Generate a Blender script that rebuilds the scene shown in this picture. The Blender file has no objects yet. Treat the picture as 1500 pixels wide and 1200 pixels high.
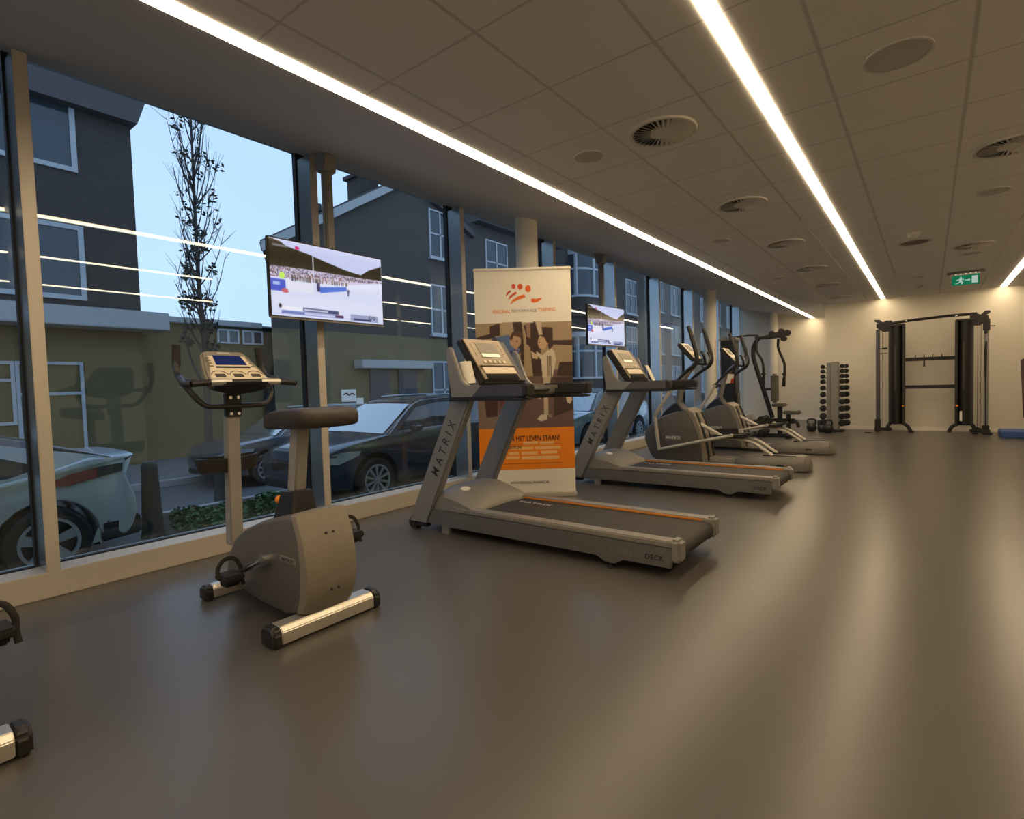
import bpy, bmesh, math, random
import numpy as np
from mathutils import Vector, Matrix
random.seed(7); np.random.seed(7)
PI = math.pi
scene = bpy.context.scene
COL = scene.collection

# ------------------------------------------------------------------ materials
def lin(c):
    c = c / 255.0
    return c / 12.92 if c <= 0.04045 else ((c + 0.055) / 1.055) ** 2.4
def srgb(r, g, b): return (lin(r), lin(g), lin(b), 1.0)

def mat(name, col, rough=0.5, metal=0.0, var=0.08, scale=30.0, bump=0.0, spec=0.5, emit=None, estr=0.0, coat=0.0):
    m = bpy.data.materials.new(name); m.use_nodes = True
    nt = m.node_tree; b = nt.nodes['Principled BSDF']
    b.inputs['Roughness'].default_value = rough
    b.inputs['Metallic'].default_value = metal
    b.inputs['Specular IOR Level'].default_value = spec
    if coat: b.inputs['Coat Weight'].default_value = coat; b.inputs['Coat Roughness'].default_value = 0.08
    if len(col) == 3: col = (*col, 1.0)
    tc = nt.nodes.new('ShaderNodeTexCoord')
    nz = nt.nodes.new('ShaderNodeTexNoise'); nz.inputs['Scale'].default_value = scale; nz.inputs['Detail'].default_value = 3
    nt.links.new(tc.outputs['Object'], nz.inputs['Vector'])
    mx = nt.nodes.new('ShaderNodeMix'); mx.data_type = 'RGBA'
    lo = tuple(max(0, c * (1 - var)) for c in col[:3]) + (1,); hi = tuple(min(1, c * (1 + var)) for c in col[:3]) + (1,)
    mx.inputs[6].default_value = lo; mx.inputs[7].default_value = hi
    nt.links.new(nz.outputs['Fac'], mx.inputs[0]); nt.links.new(mx.outputs[2], b.inputs['Base Color'])
    if bump:
        bp = nt.nodes.new('ShaderNodeBump'); bp.inputs['Strength'].default_value = bump; bp.inputs['Distance'].default_value = 0.003
        nt.links.new(nz.outputs['Fac'], bp.inputs['Height']); nt.links.new(bp.outputs['Normal'], b.inputs['Normal'])
    if emit is not None:
        b.inputs['Emission Color'].default_value = (*emit[:3], 1); b.inputs['Emission Strength'].default_value = estr
    return m

def mat_vcol(name, rough=0.6, estr=0.0):
    m = bpy.data.materials.new(name); m.use_nodes = True
    nt = m.node_tree; b = nt.nodes['Principled BSDF']; b.inputs['Roughness'].default_value = rough
    a = nt.nodes.new('ShaderNodeAttribute'); a.attribute_name = 'Col'
    if estr:
        b.inputs['Base Color'].default_value = (0.01, 0.01, 0.012, 1); b.inputs['Roughness'].default_value = 0.12
        nt.links.new(a.outputs['Color'], b.inputs['Emission Color']); b.inputs['Emission Strength'].default_value = estr
    else:
        nt.links.new(a.outputs['Color'], b.inputs['Base Color'])
    return m

def mat_glass(name, tint, refl=1.0, rough=0.0):
    m = bpy.data.materials.new(name); m.use_nodes = True
    nt = m.node_tree; nt.nodes.clear()
    out = nt.nodes.new('ShaderNodeOutputMaterial'); mix = nt.nodes.new('ShaderNodeMixShader')
    tr = nt.nodes.new('ShaderNodeBsdfTransparent'); tr.inputs['Color'].default_value = (*tint, 1)
    gl = nt.nodes.new('ShaderNodeBsdfGlossy'); gl.inputs['Roughness'].default_value = rough
    gl.inputs['Color'].default_value = (refl, refl, refl, 1)
    geo = nt.nodes.new('ShaderNodeNewGeometry'); im = nt.nodes.new('ShaderNodeMix'); im.data_type = 'FLOAT'
    im.inputs[2].default_value = 1.5; im.inputs[3].default_value = 1 / 1.5
    fr = nt.nodes.new('ShaderNodeFresnel')
    nt.links.new(geo.outputs['Backfacing'], im.inputs[0]); nt.links.new(im.outputs[0], fr.inputs['IOR'])
    nt.links.new(fr.outputs['Fac'], mix.inputs[0]); nt.links.new(tr.outputs[0], mix.inputs[1]); nt.links.new(gl.outputs[0], mix.inputs[2])
    nt.links.new(mix.outputs[0], out.inputs['Surface'])
    return m

def mat_emit(name, col, s):
    m = bpy.data.materials.new(name); m.use_nodes = True
    nt = m.node_tree; nt.nodes.clear()
    out = nt.nodes.new('ShaderNodeOutputMaterial'); e = nt.nodes.new('ShaderNodeEmission')
    e.inputs['Color'].default_value = (*col[:3], 1); e.inputs['Strength'].default_value = s
    nt.links.new(e.outputs[0], out.inputs['Surface'])
    return m

def mat_brick(name, c1, c2, mortar, scale=1.0, bw=0.22, bh=0.065, axes='YZ'):
    m = bpy.data.materials.new(name); m.use_nodes = True
    nt = m.node_tree; b = nt.nodes['Principled BSDF']; b.inputs['Roughness'].default_value = 0.9
    tc = nt.nodes.new('ShaderNodeTexCoord'); sep = nt.nodes.new('ShaderNodeSeparateXYZ'); cmb = nt.nodes.new('ShaderNodeCombineXYZ')
    nt.links.new(tc.outputs['Object'], sep.inputs[0])
    add = nt.nodes.new('ShaderNodeMath'); add.operation = 'ADD'
    nt.links.new(sep.outputs['X'], add.inputs[0]); nt.links.new(sep.outputs['Y'], add.inputs[1])
    nt.links.new(add.outputs[0], cmb.inputs[0]); nt.links.new(sep.outputs['Z'], cmb.inputs[1])
    br = nt.nodes.new('ShaderNodeTexBrick'); br.inputs['Scale'].default_value = scale
    br.inputs['Brick Width'].default_value = bw; br.inputs['Row Height'].default_value = bh; br.inputs['Mortar Size'].default_value = 0.008
    br.inputs['Color1'].default_value = c1; br.inputs['Color2'].default_value = c2; br.inputs['Mortar'].default_value = mortar
    nt.links.new(cmb.outputs[0], br.inputs['Vector']); nt.links.new(br.outputs['Color'], b.inputs['Base Color'])
    return m

def mat_ceiling():
    m = bpy.data.materials.new('ceiling_tiles'); m.use_nodes = True
    nt = m.node_tree; b = nt.nodes['Principled BSDF']; b.inputs['Roughness'].default_value = 0.85
    tc = nt.nodes.new('ShaderNodeTexCoord'); sep = nt.nodes.new('ShaderNodeSeparateXYZ')
    nt.links.new(tc.outputs['Object'], sep.inputs[0])
    def line(sock, off, w):
        a = nt.nodes.new('ShaderNodeMath'); a.operation = 'ADD'; a.inputs[1].default_value = -off; nt.links.new(sock, a.inputs[0])
        p = nt.nodes.new('ShaderNodeMath'); p.operation = 'PINGPONG'; p.inputs[1].default_value = 0.3; nt.links.new(a.outputs[0], p.inputs[0])
        r = nt.nodes.new('ShaderNodeMapRange'); r.inputs[1].default_value = w * 0.5; r.inputs[2].default_value = w; r.inputs[3].default_value = 1; r.inputs[4].default_value = 0
        nt.links.new(p.outputs[0], r.inputs[0]); return r.outputs[0]
    lx = line(sep.outputs['X'], -0.43, 0.012); ly = line(sep.outputs['Y'], 3.10, 0.008)
    mxm = nt.nodes.new('ShaderNodeMath'); mxm.operation = 'MAXIMUM'; nt.links.new(lx, mxm.inputs[0]); nt.links.new(ly, mxm.inputs[1])
    mx = nt.nodes.new('ShaderNodeMix'); mx.data_type = 'RGBA'
    mx.inputs[6].default_value = (0.88, 0.86, 0.83, 1); mx.inputs[7].default_value = (0.66, 0.63, 0.59, 1)
    nt.links.new(mxm.outputs[0], mx.inputs[0]); nt.links.new(mx.outputs[2], b.inputs['Base Color'])
    nz = nt.nodes.new('ShaderNodeTexNoise'); nz.inputs['Scale'].default_value = 180; nt.links.new(tc.outputs['Object'], nz.inputs['Vector'])
    sb = nt.nodes.new('ShaderNodeMath'); sb.operation = 'MULTIPLY_ADD'; sb.inputs[1].default_value = -3.0
    nt.links.new(mxm.outputs[0], sb.inputs[0]); nt.links.new(nz.outputs['Fac'], sb.inputs[2])
    bp = nt.nodes.new('ShaderNodeBump'); bp.inputs['Strength'].default_value = 0.12; bp.inputs['Distance'].default_value = 0.003
    nt.links.new(sb.outputs[0], bp.inputs['Height']); nt.links.new(bp.outputs['Normal'], b.inputs['Normal'])
    return m

def mat_floor():
    m = bpy.data.materials.new('grey_rubber_floor'); m.use_nodes = True
    nt = m.node_tree; b = nt.nodes['Principled BSDF']
    tc = nt.nodes.new('ShaderNodeTexCoord')
    nz = nt.nodes.new('ShaderNodeTexNoise'); nz.inputs['Scale'].default_value = 0.7; nz.inputs['Detail'].default_value = 1
    nt.links.new(tc.outputs['Object'], nz.inputs['Vector'])
    mx = nt.nodes.new('ShaderNodeMix'); mx.data_type = 'RGBA'
    mx.inputs[6].default_value = (0.089, 0.081, 0.073, 1); mx.inputs[7].default_value = (0.094, 0.086, 0.078, 1)
    nt.links.new(nz.outputs['Fac'], mx.inputs[0]); nt.links.new(mx.outputs[2], b.inputs['Base Color'])
    mr = nt.nodes.new('ShaderNodeMapRange'); mr.inputs[3].default_value = 0.275; mr.inputs[4].default_value = 0.285
    nt.links.new(nz.outputs['Fac'], mr.inputs[0]); nt.links.new(mr.outputs[0], b.inputs['Roughness'])
    b.inputs['Specular IOR Level'].default_value = 0.38
    n2 = nt.nodes.new('ShaderNodeTexNoise'); n2.inputs['Scale'].default_value = 260; nt.links.new(tc.outputs['Object'], n2.inputs['Vector'])
    bp = nt.nodes.new('ShaderNodeBump'); bp.inputs['Strength'].default_value = 0.05; bp.inputs['Distance'].default_value = 0.002
    nt.links.new(n2.outputs['Fac'], bp.inputs['Height']); nt.links.new(bp.outputs['Normal'], b.inputs['Normal'])
    return m

M = {}
M['floor'] = mat_floor()
M['ceiling'] = mat_ceiling()
M['soffit'] = mat('soffit_paint', (0.66, 0.64, 0.61), 0.75, scale=4, var=0.03)
M['wall'] = mat('wall_paint', (0.78, 0.73, 0.63), 0.8, scale=6, var=0.03, bump=0.03)
M['skirting'] = mat('skirting_paint', (0.90, 0.85, 0.75), 0.5, var=0.03)
M['frame'] = mat('aluminium_frame', (0.62, 0.57, 0.49), 0.4, 0.2, var=0.03)
M['frameside'] = mat('skylit_frame_side', (0.42, 0.47, 0.50), 0.22, 0.85, var=0.02)  # mullion sides: blue skylight put into the colour and a shinier finish
M['gasket'] = mat('black_gasket', (0.006, 0.006, 0.007), 0.6)
M['glass'] = mat_glass('window_glass', (0.76, 0.88, 0.93))
M['led'] = mat_emit('led_diffuser', (1.0, 0.765, 0.48), 24.5)
M['black'] = mat('black_plastic', (0.018, 0.016, 0.015), 0.42)
M['rubber'] = mat('black_rubber', (0.014, 0.013, 0.013), 0.75, bump=0.1)
M['steel'] = mat('black_powder_steel', (0.016, 0.015, 0.015), 0.45, 0.2)
M['silver'] = mat('silver_grey_paint', (0.28, 0.27, 0.26), 0.36, 0.35)
M['silver2'] = mat('warm_grey_plastic', (0.215, 0.20, 0.178), 0.45)
M['tube'] = mat('pale_grey_tube_paint', (0.52, 0.49, 0.43), 0.35, 0.1)
M['mast'] = mat('light_grey_paint', (0.36, 0.34, 0.31), 0.4, 0.2)
M['rail'] = mat('dark_silver_rail', (0.165, 0.158, 0.150), 0.38, 0.35)
M['ebase'] = mat('grey_base_plastic', (0.15, 0.138, 0.118), 0.42)
M['alu'] = mat('brushed_aluminium', (0.72, 0.68, 0.60), 0.3, 0.75)
M['chrome'] = mat('chrome', (0.85, 0.83, 0.80), 0.15, 1.0)
M['shell'] = mat('charcoal_plastic', (0.115, 0.105, 0.095), 0.45)
M['shell2'] = mat('taupe_plastic', (0.24, 0.21, 0.165), 0.45)
M['armblue'] = mat('slate_blue_plastic', (0.055, 0.057, 0.085), 0.4)
M['armgrey'] = mat('slate_grey_plastic', (0.09, 0.085, 0.082), 0.4)
M['navy'] = mat('navy_plastic', (0.018, 0.020, 0.035), 0.4)
M['bronze'] = mat('bronze_console', (0.24, 0.185, 0.12), 0.35, 0.3)
M['beige'] = mat('cream_panel', (0.72, 0.63, 0.47), 0.45)
M['belt'] = mat('treadmill_belt', (0.028, 0.025, 0.023), 0.7, scale=300, bump=0.2)
M['orange'] = mat('orange_stripe', (0.75, 0.25, 0.02), 0.5)
M['orangeknob'] = mat('orange_knob', (0.9, 0.28, 0.01), 0.4)
M['white'] = mat('white_plastic', (0.82, 0.78, 0.70), 0.4)
M['paper'] = mat('white_paper', (0.85, 0.80, 0.70), 0.9, bump=0.3)
M['ink'] = mat('dark_lettering', (0.02, 0.02, 0.025), 0.6)
M['greytext'] = mat('grey_lettering', (0.19, 0.18, 0.17), 0.6)
M['whitetext'] = mat('white_lettering', (0.7, 0.68, 0.64), 0.6)
M['seat'] = mat('dark_brown_vinyl', (0.045, 0.033, 0.025), 0.5, bump=0.06, scale=150)
M['pad'] = mat('olive_grey_vinyl', (0.11, 0.10, 0.075), 0.5, bump=0.06, scale=150)
M['lcd'] = mat('blue_display', (0.01, 0.015, 0.05), 0.15, emit=(0.006, 0.02, 0.13), estr=0.4)
M['lcdwarm'] = mat('pale_display', (0.6, 0.55, 0.42), 0.25, emit=(1.0, 0.86, 0.55), estr=0.35)
M['lcdbright'] = mat('bright_display', (0.8, 0.75, 0.6), 0.25, emit=(1.0, 0.92, 0.7), estr=0.75)
M['darkglass'] = mat('dark_gloss', (0.01, 0.01, 0.01), 0.12)
M['vent'] = mat('vent_white', (0.74, 0.71, 0.64), 0.5)
M['grilledark'] = mat('grille_brown', (0.22, 0.19, 0.15), 0.8)
M['ventdark'] = mat('vent_dark', (0.03, 0.027, 0.024), 0.8)
M['speaker'] = mat('speaker_grille', (0.58, 0.55, 0.50), 0.7, bump=0.3, scale=400)
M['bluemat'] = mat('blue_vinyl', (0.035, 0.10, 0.33), 0.5, bump=0.05)
M['cloth'] = mat('white_cloth', (0.8, 0.75, 0.68), 0.9)
M['redcloth'] = mat('red_cloth', (0.55, 0.06, 0.02), 0.8)
M['oxblood'] = mat('oxblood_vinyl', (0.06, 0.012, 0.012), 0.45)
M['screen'] = mat_vcol('television_picture', estr=0.88)
M['print'] = mat_vcol('banner_print', rough=0.6)
M['sign'] = mat_vcol('exit_sign_print', rough=0.4, estr=0.6)
# outdoors
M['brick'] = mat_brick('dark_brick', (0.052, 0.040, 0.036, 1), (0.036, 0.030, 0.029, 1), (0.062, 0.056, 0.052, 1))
M['brick2'] = mat_brick('brown_brick', (0.070, 0.055, 0.048, 1), (0.052, 0.042, 0.038, 1), (0.08, 0.074, 0.068, 1))
M['brick3'] = mat_brick('pale_brick', (0.13, 0.11, 0.10, 1), (0.11, 0.095, 0.085, 1), (0.2, 0.18, 0.17, 1))
M['ochre'] = mat('ochre_render', (0.125, 0.098, 0.042), 0.9, scale=2, var=0.1)
M['ochre2'] = mat('pale_ochre_render', (0.15, 0.12, 0.062), 0.9, scale=2, var=0.1)
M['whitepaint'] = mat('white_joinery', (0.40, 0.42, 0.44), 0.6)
M['winglass'] = mat('dark_pane', (0.03, 0.045, 0.06), 0.06, spec=0.6)
M['rooftile'] = mat('roof_tile', (0.075, 0.065, 0.065), 0.8, scale=8, var=0.3)
M['fascia'] = mat('pale_fascia', (0.36, 0.37, 0.37), 0.7)
M['redpanel'] = mat('brick_red_panel', (0.42, 0.14, 0.10), 0.8)
M['road'] = mat('asphalt', (0.085, 0.085, 0.088), 0.9, scale=40, var=0.25, bump=0.3)
M['paving'] = mat_brick('grey_paving', (0.13, 0.13, 0.13, 1), (0.11, 0.11, 0.112, 1), (0.08, 0.08, 0.08, 1), bw=0.3, bh=0.3)
M['kerb'] = mat('kerb_stone', (0.30, 0.30, 0.30), 0.8)
M['soil'] = mat('soil', (0.035, 0.028, 0.02), 1.0, var=0.4, bump=0.5)
M['leaf'] = mat('leaf_green', (0.05, 0.125, 0.04), 0.6, var=0.4, scale=3)
M['darkleaf'] = mat('winter_leaf', (0.035, 0.038, 0.03), 0.7, var=0.3)
M['bark'] = mat('bark', (0.05, 0.045, 0.04), 0.9, var=0.3)
M['bollard'] = mat('bollard_paint', (0.03, 0.035, 0.03), 0.6)
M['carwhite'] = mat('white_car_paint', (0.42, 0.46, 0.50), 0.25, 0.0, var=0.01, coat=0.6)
M['cardark'] = mat('dark_blue_car_paint', (0.022, 0.028, 0.042), 0.3, 0.2, var=0.02, coat=0.8)
M['cargrey'] = mat('slate_car_paint', (0.045, 0.06, 0.085), 0.3, 0.3, var=0.02, coat=0.8)
M['carblue'] = mat('light_blue_car_paint', (0.20, 0.27, 0.33), 0.25, 0.2, var=0.02, coat=0.8)
M['carglass'] = mat('car_glass', (0.02, 0.026, 0.03), 0.05, spec=0.8)
M['windscreen'] = mat('windscreen_glass', (0.30, 0.34, 0.36), 0.06, 0.75, spec=1.0, coat=1.0)
M['tyre'] = mat('tyre', (0.012, 0.012, 0.013), 0.85)
M['alloy'] = mat('alloy_wheel', (0.42, 0.44, 0.46), 0.35, 0.6)
M['tail'] = mat('tail_lamp', (0.20, 0.022, 0.022), 0.25, coat=0.8)
M['lamp'] = mat('head_lamp', (0.45, 0.48, 0.5), 0.15, 0.4, coat=0.8)

# ------------------------------------------------------------------ mesh helpers
class MB:
    """collects shapes, becomes ONE mesh object"""
    def __init__(s): s.bm = bmesh.new()
    def _merge(s, t, mi=0, Mx=None):
        if Mx is not None: bmesh.ops.transform(t, matrix=Mx, verts=t.verts)
        t.verts.ensure_lookup_table(); t.verts.index_update()
        nv = [s.bm.verts.new(v.co) for v in t.verts]
        for f in t.faces:
            try:
                nf = s.bm.faces.new([nv[v.index] for v in f.verts]); nf.material_index = mi
            except ValueError: pass
        t.free(); return s
    def box(s, x0, x1, y0, y1, z0, z1, bev=0.0, seg=2, mi=0, Mx=None):
        t = bmesh.new(); bmesh.ops.create_cube(t, size=1.0)
        bmesh.ops.scale(t, vec=(abs(x1 - x0), abs(y1 - y0), abs(z1 - z0)), verts=t.verts)
        bmesh.ops.translate(t, vec=((x0 + x1) / 2, (y0 + y1) / 2, (z0 + z1) / 2), verts=t.verts)
        if bev: bmesh.ops.bevel(t, geom=t.edges[:], offset=bev, segments=seg, affect='EDGES', clamp_overlap=True)
        return s._merge(t, mi, Mx)
    def prism(s, poly, a, b, axis='y', bev=0.0, seg=2, mi=0, Mx=None):
        t = bmesh.new()
        def P(u, v, w):
            return {'y': (u, w, v), 'x': (w, u, v), 'z': (u, v, w)}[axis]
        A = [t.verts.new(P(u, v, a)) for u, v in poly]; B = [t.verts.new(P(u, v, b)) for u, v in poly]
        n = len(poly)
        for i in range(n): t.faces.new((A[i], A[(i + 1) % n], B[(i + 1) % n], B[i]))
        t.faces.new(A[::-1]); t.faces.new(B)
        bmesh.ops.recalc_face_normals(t, faces=t.faces)
        if bev: bmesh.ops.bevel(t, geom=t.edges[:], offset=bev, segments=seg, affect='EDGES', clamp_overlap=True)
        return s._merge(t, mi, Mx)
    def cyl(s, p0, p1, r0, r1=None, n=20, mi=0, cap=True):
        if r1 is None: r1 = r0
        p0 = Vector(p0); p1 = Vector(p1); d = (p1 - p0).normalized(); q = d.to_track_quat('Z', 'Y').to_matrix()
        rings = []
        for p, r in ((p0, r0), (p1, r1)):
            rings.append([p + q @ Vector((math.cos(2 * PI * i / n) * r, math.sin(2 * PI * i / n) * r, 0)) for i in range(n)])
        return s.loft(rings, mi=mi, cap=cap)
    def lathe(s, prof, center=(0, 0, 0), axis='z', n=28, mi=0, cap=True):
        rings = []; c = Vector(center)
        for r, h in prof:
            ring = []
            for i in range(n):
                a = 2 * PI * i / n; u, v = math.cos(a) * r, math.sin(a) * r
                ring.append(c + Vector({'z': (u, v, h), 'y': (u, h, v), 'x': (h, u, v)}[axis]))
            rings.append(ring)
        return s.loft(rings, mi=mi, cap=cap)
    def loft(s, rings, mi=0, cap=True, closed=True):
        t = bmesh.new(); R = [[t.verts.new(p) for p in r] for r in rings]; n = len(R[0])
        for a, b in zip(R, R[1:]):
            for i in range(n if closed else n - 1):
                j = (i + 1) % n
                try: t.faces.new((a[i], a[j], b[j], b[i]))
                except ValueError: pass
        if cap and closed:
            for r in (R[0][::-1], R[-1]):
                try: t.faces.new(r)
                except ValueError: pass
        bmesh.ops.remove_doubles(t, verts=t.verts, dist=1e-6)
        bmesh.ops.recalc_face_normals(t, faces=t.faces)
        return s._merge(t, mi)
    def tube(s, pts, r, n=10, sub=5, mi=0, smooth=True, flat=None):
        P = [Vector(p) for p in pts]; rs = r if isinstance(r, (list, tuple)) else [r] * len(P)
        if smooth and len(P) > 2:
            Q = []; RR = []
            for i in range(len(P) - 1):
                p0 = P[max(i - 1, 0)]; p1 = P[i]; p2 = P[i + 1]; p3 = P[min(i + 2, len(P) - 1)]
                for k in range(sub):
                    t = k / sub
                    Q.append(0.5 * ((2 * p1) + (p2 - p0) * t + (2 * p0 - 5 * p1 + 4 * p2 - p3) * t * t + (3 * p1 - p0 - 3 * p2 + p3) * t ** 3))
                    RR.append(rs[i] * (1 - t) + rs[i + 1] * t)
            Q.append(P[-1]); RR.append(rs[-1]); P = Q; rs = RR
        rings = []; up = None
        for i, p in enumerate(P):
            d = (P[min(i + 1, len(P) - 1)] - P[max(i - 1, 0)]).normalized()
            if up is None:
                up = Vector((0, 0, 1)) if abs(d.z) < 0.9 else Vector((1, 0, 0))
            x = d.cross(up)
            if x.length < 1e-4: x = d.orthogonal()
            x.normalize(); up = x.cross(d).normalized()
            fx, fy = flat or (1, 1)
            rings.append([p + (x * math.cos(2 * PI * k / n) * fx + up * math.sin(2 * PI * k / n) * fy) * rs[i] for k in range(n)])
        return s.loft(rings, mi=mi)
    def sphere(s, c, r, n=16, mi=0, sc=(1, 1, 1)):
        t = bmesh.new(); bmesh.ops.create_uvsphere(t, u_segments=n, v_segments=max(6, n // 2), radius=r)
        bmesh.ops.scale(t, vec=sc, verts=t.verts); bmesh.ops.translate(t, vec=c, verts=t.verts)
        return s._merge(t, mi)
    def slabs(s, prof, ys, insets, mi=0, yfun=None):
        """profile (x,z) swept across y with rounded shoulders; yfun(x,z) scales y"""
        n = len(prof); P = [Vector(p) for p in prof]
        area = sum(P[i].x * P[(i + 1) % n].y - P[(i + 1) % n].x * P[i].y for i in range(n))
        sg = 1 if area > 0 else -1
        nor = []
        for i in range(n):
            e1 = (P[i] - P[i - 1]).normalized(); e2 = (P[(i + 1) % n] - P[i]).normalized()
            m1 = Vector((-e1.y, e1.x)) * sg; m2 = Vector((-e2.y, e2.x)) * sg; m = m1 + m2
            nor.append(m.normalized() if m.length > 1e-6 else m1)
        rings = []
        for y, ins in zip(ys, insets):
            ring = []
            for p, q in zip(P, nor):
                a = p + q * ins; k = yfun(a.x, a.y) if yfun else 1.0
                ring.append(Vector((a.x, y * k, a.y)))
            rings.append(ring)
        return s.loft(rings, mi=mi)
    def quadgrid(s, f, nu, nv, mi=0):
        t = bmesh.new(); V = [[t.verts.new(f(i / nu, j / nv)) for j in range(nv + 1)] for i in range(nu + 1)]
        for i in range(nu):
            for j in range(nv): t.faces.new((V[i][j], V[i + 1][j], V[i + 1][j + 1], V[i][j + 1]))
        return s._merge(t, mi)

def link_mesh(name, me, mats, parent=None, label=None, cat=None, group=None, kind=None, loc=None, smooth=35, raw=False):
    if not raw:
        for p in me.polygons: p.use_smooth = True
        try: me.set_sharp_from_angle(angle=math.radians(smooth))
        except Exception: pass
    for m in (mats if isinstance(mats, (list, tuple)) else [mats]): me.materials.append(M[m] if isinstance(m, str) else m)
    o = bpy.data.objects.new(name, me); COL.objects.link(o)
    if parent is not None: o.parent = parent
    if loc is not None: o.location = loc
    tag(o, label, cat, group, kind)
    return o
def tag(o, label=None, cat=None, group=None, kind=None):
    if label: o['label'] = label
    if cat: o['category'] = cat
    if group: o['group'] = group
    if kind: o['kind'] = kind
    return o
def obj(name, mb, mats, parent=None, off=None, **k):
    me = bpy.data.meshes.new(name)
    if off is not None: bmesh.ops.translate(mb.bm, vec=(-off[0], -off[1], -off[2]), verts=mb.bm.verts)
    mb.bm.to_mesh(me); mb.bm.free()
    return link_mesh(name, me, mats, parent, **k)
def empty(name, loc, label=None, cat=None, group=None, rz=0.0):
    o = bpy.data.objects.new(name, None); COL.objects.link(o); o.location = loc; o.rotation_euler = (0, 0, rz)
    o.empty_display_size = 0.1
    return tag(o, label, cat, group)
def dup(root, loc, rz=None, label=None, parent=None, swap=None):
    c = root.copy(); COL.objects.link(c)
    if parent is None:
        c.location = loc
        if rz is not None: c.rotation_euler = (0, 0, rz)
        if label: c['label'] = label
    else: c.parent = parent
    if swap and c.type == 'MESH' and any(s.material and s.material.name in swap for s in c.material_slots):
        c.data = c.data.copy()
        for i, mm in enumerate(c.data.materials):
            if mm and mm.name in swap: c.data.materials[i] = swap[mm.name]
    for ch in list(root.children): dup(ch, None, parent=c, swap=swap)
    return c
def struct(name, mb, mats, **k): return obj(name, mb, mats, kind='structure', **k)

FONT_CACHE = {}
def text_mb(txt, size, ext=0.002, Mx=None, bold=0.0, spacing=1.0, align='CENTER', sx=1.0):
    cu = bpy.data.curves.new('txt', 'FONT'); cu.body = txt; cu.size = size; cu.extrude = ext; cu.offset = bold
    cu.align_x = align; cu.align_y = 'CENTER'; cu.space_character = spacing
    o = bpy.data.objects.new('txt', cu); COL.objects.link(o)
    dg = bpy.context.evaluated_depsgraph_get(); me = bpy.data.meshes.new_from_object(o.evaluated_get(dg))
    bpy.data.objects.remove(o); bpy.data.curves.remove(cu)
    b = MB(); b.bm.from_mesh(me); bpy.data.meshes.remove(me)
    bmesh.ops.scale(b.bm, vec=(sx, 1, 1), verts=b.bm.verts)
    if Mx is not None: bmesh.ops.transform(b.bm, matrix=Mx, verts=b.bm.verts)
    return b
def frame(o, ex, ey):
    """matrix: local x->ex, y->ey, z->ex x ey at origin o"""
    ex = Vector(ex).normalized(); ey = Vector(ey); ey = (ey - ex * ey.dot(ex)).normalized(); ez = ex.cross(ey)
    return Matrix(((ex.x, ey.x, ez.x, o[0]), (ex.y, ey.y, ez.y, o[1]), (ex.z, ey.z, ez.z, o[2]), (0, 0, 0, 1)))

class Painter:
    """draws filled shapes on a u,v grid (v downwards); becomes per-vertex print colours on a panel"""
    def __init__(s, nx, ny, bg):
        s.nx, s.ny = nx, ny; s.u, s.v = np.meshgrid((np.arange(nx)) / (nx - 1), (np.arange(ny)) / (ny - 1))
        s.c = np.zeros((ny, nx, 3)); s.c[:] = bg
    def put(s, mask, col): s.c[mask] = col
    def rect(s, u0, v0, u1, v1, col): s.put((s.u >= u0) & (s.u <= u1) & (s.v >= v0) & (s.v <= v1), col)
    def ell(s, u, v, ru, rv, col): s.put(((s.u - u) / ru) ** 2 + ((s.v - v) / rv) ** 2 <= 1, col)
    def poly(s, pts, col):
        ins = np.zeros(s.u.shape, bool); n = len(pts); j = n - 1
        for i in range(n):
            xi, yi = pts[i]; xj, yj = pts[j]
            if yi != yj:
                c = ((yi > s.v) != (yj > s.v)) & (s.u < (xj - xi) * (s.v - yi) / (yj - yi) + xi); ins ^= c
            j = i
        s.put(ins, col)
    def blur(s, k=1):
        for _ in range(k):
            c = s.c; p = np.pad(c, ((1, 1), (1, 1), (0, 0)), mode='edge')
            s.c = (p[1:-1, 1:-1] * 2 + p[:-2, 1:-1] + p[2:, 1:-1] + p[1:-1, :-2] + p[1:-1, 2:]) / 6
    def mesh(s, name, w, h):
        """panel in local XZ, x 0..w, z 0..h, facing -Y, with thickness"""
        nx, ny = s.nx, s.ny
        co = np.stack([s.u * w, np.zeros_like(s.u), (1 - s.v) * h], -1).reshape(-1, 3)
        idx = np.arange(nx * ny).reshape(ny, nx)
        f = np.stack([idx[1:, :-1], idx[1:, 1:], idx[:-1, 1:], idx[:-1, :-1]], -1).reshape(-1, 4)
        me = bpy.data.meshes.new(name); me.from_pydata(co.tolist(), [], f.tolist())
        a = me.color_attributes.new('Col', 'FLOAT_COLOR', 'POINT')
        c = np.clip(s.c, 0, 255) / 255.0; c = np.where(c <= 0.04045, c / 12.92, ((c + 0.055) / 1.055) ** 2.4)
        rgba = np.concatenate([c.reshape(-1, 3), np.ones((nx * ny, 1))], 1).astype(np.float32)
        a.data.foreach_set('color', rgba.ravel()); me.update()
        return me
# ------------------------------------------------------------------ room shell
H = 2.77; YF = 13.83; YB = 16.6; XR = 2.7; Y0 = -4.5; XG = -4.30; XN = -1.835
L1 = (-2.524, -2.432); L2 = (-0.793, -0.720); L3 = (1.070, 1.160)
def soff(x): return H + (3.206 - H) / (4.27 - 2.52) * (-2.524 - x)

b = MB(); b.box(XG - 0.08, XR, Y0, YB, -0.2, 0.0); struct('floor', b, 'floor')
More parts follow.
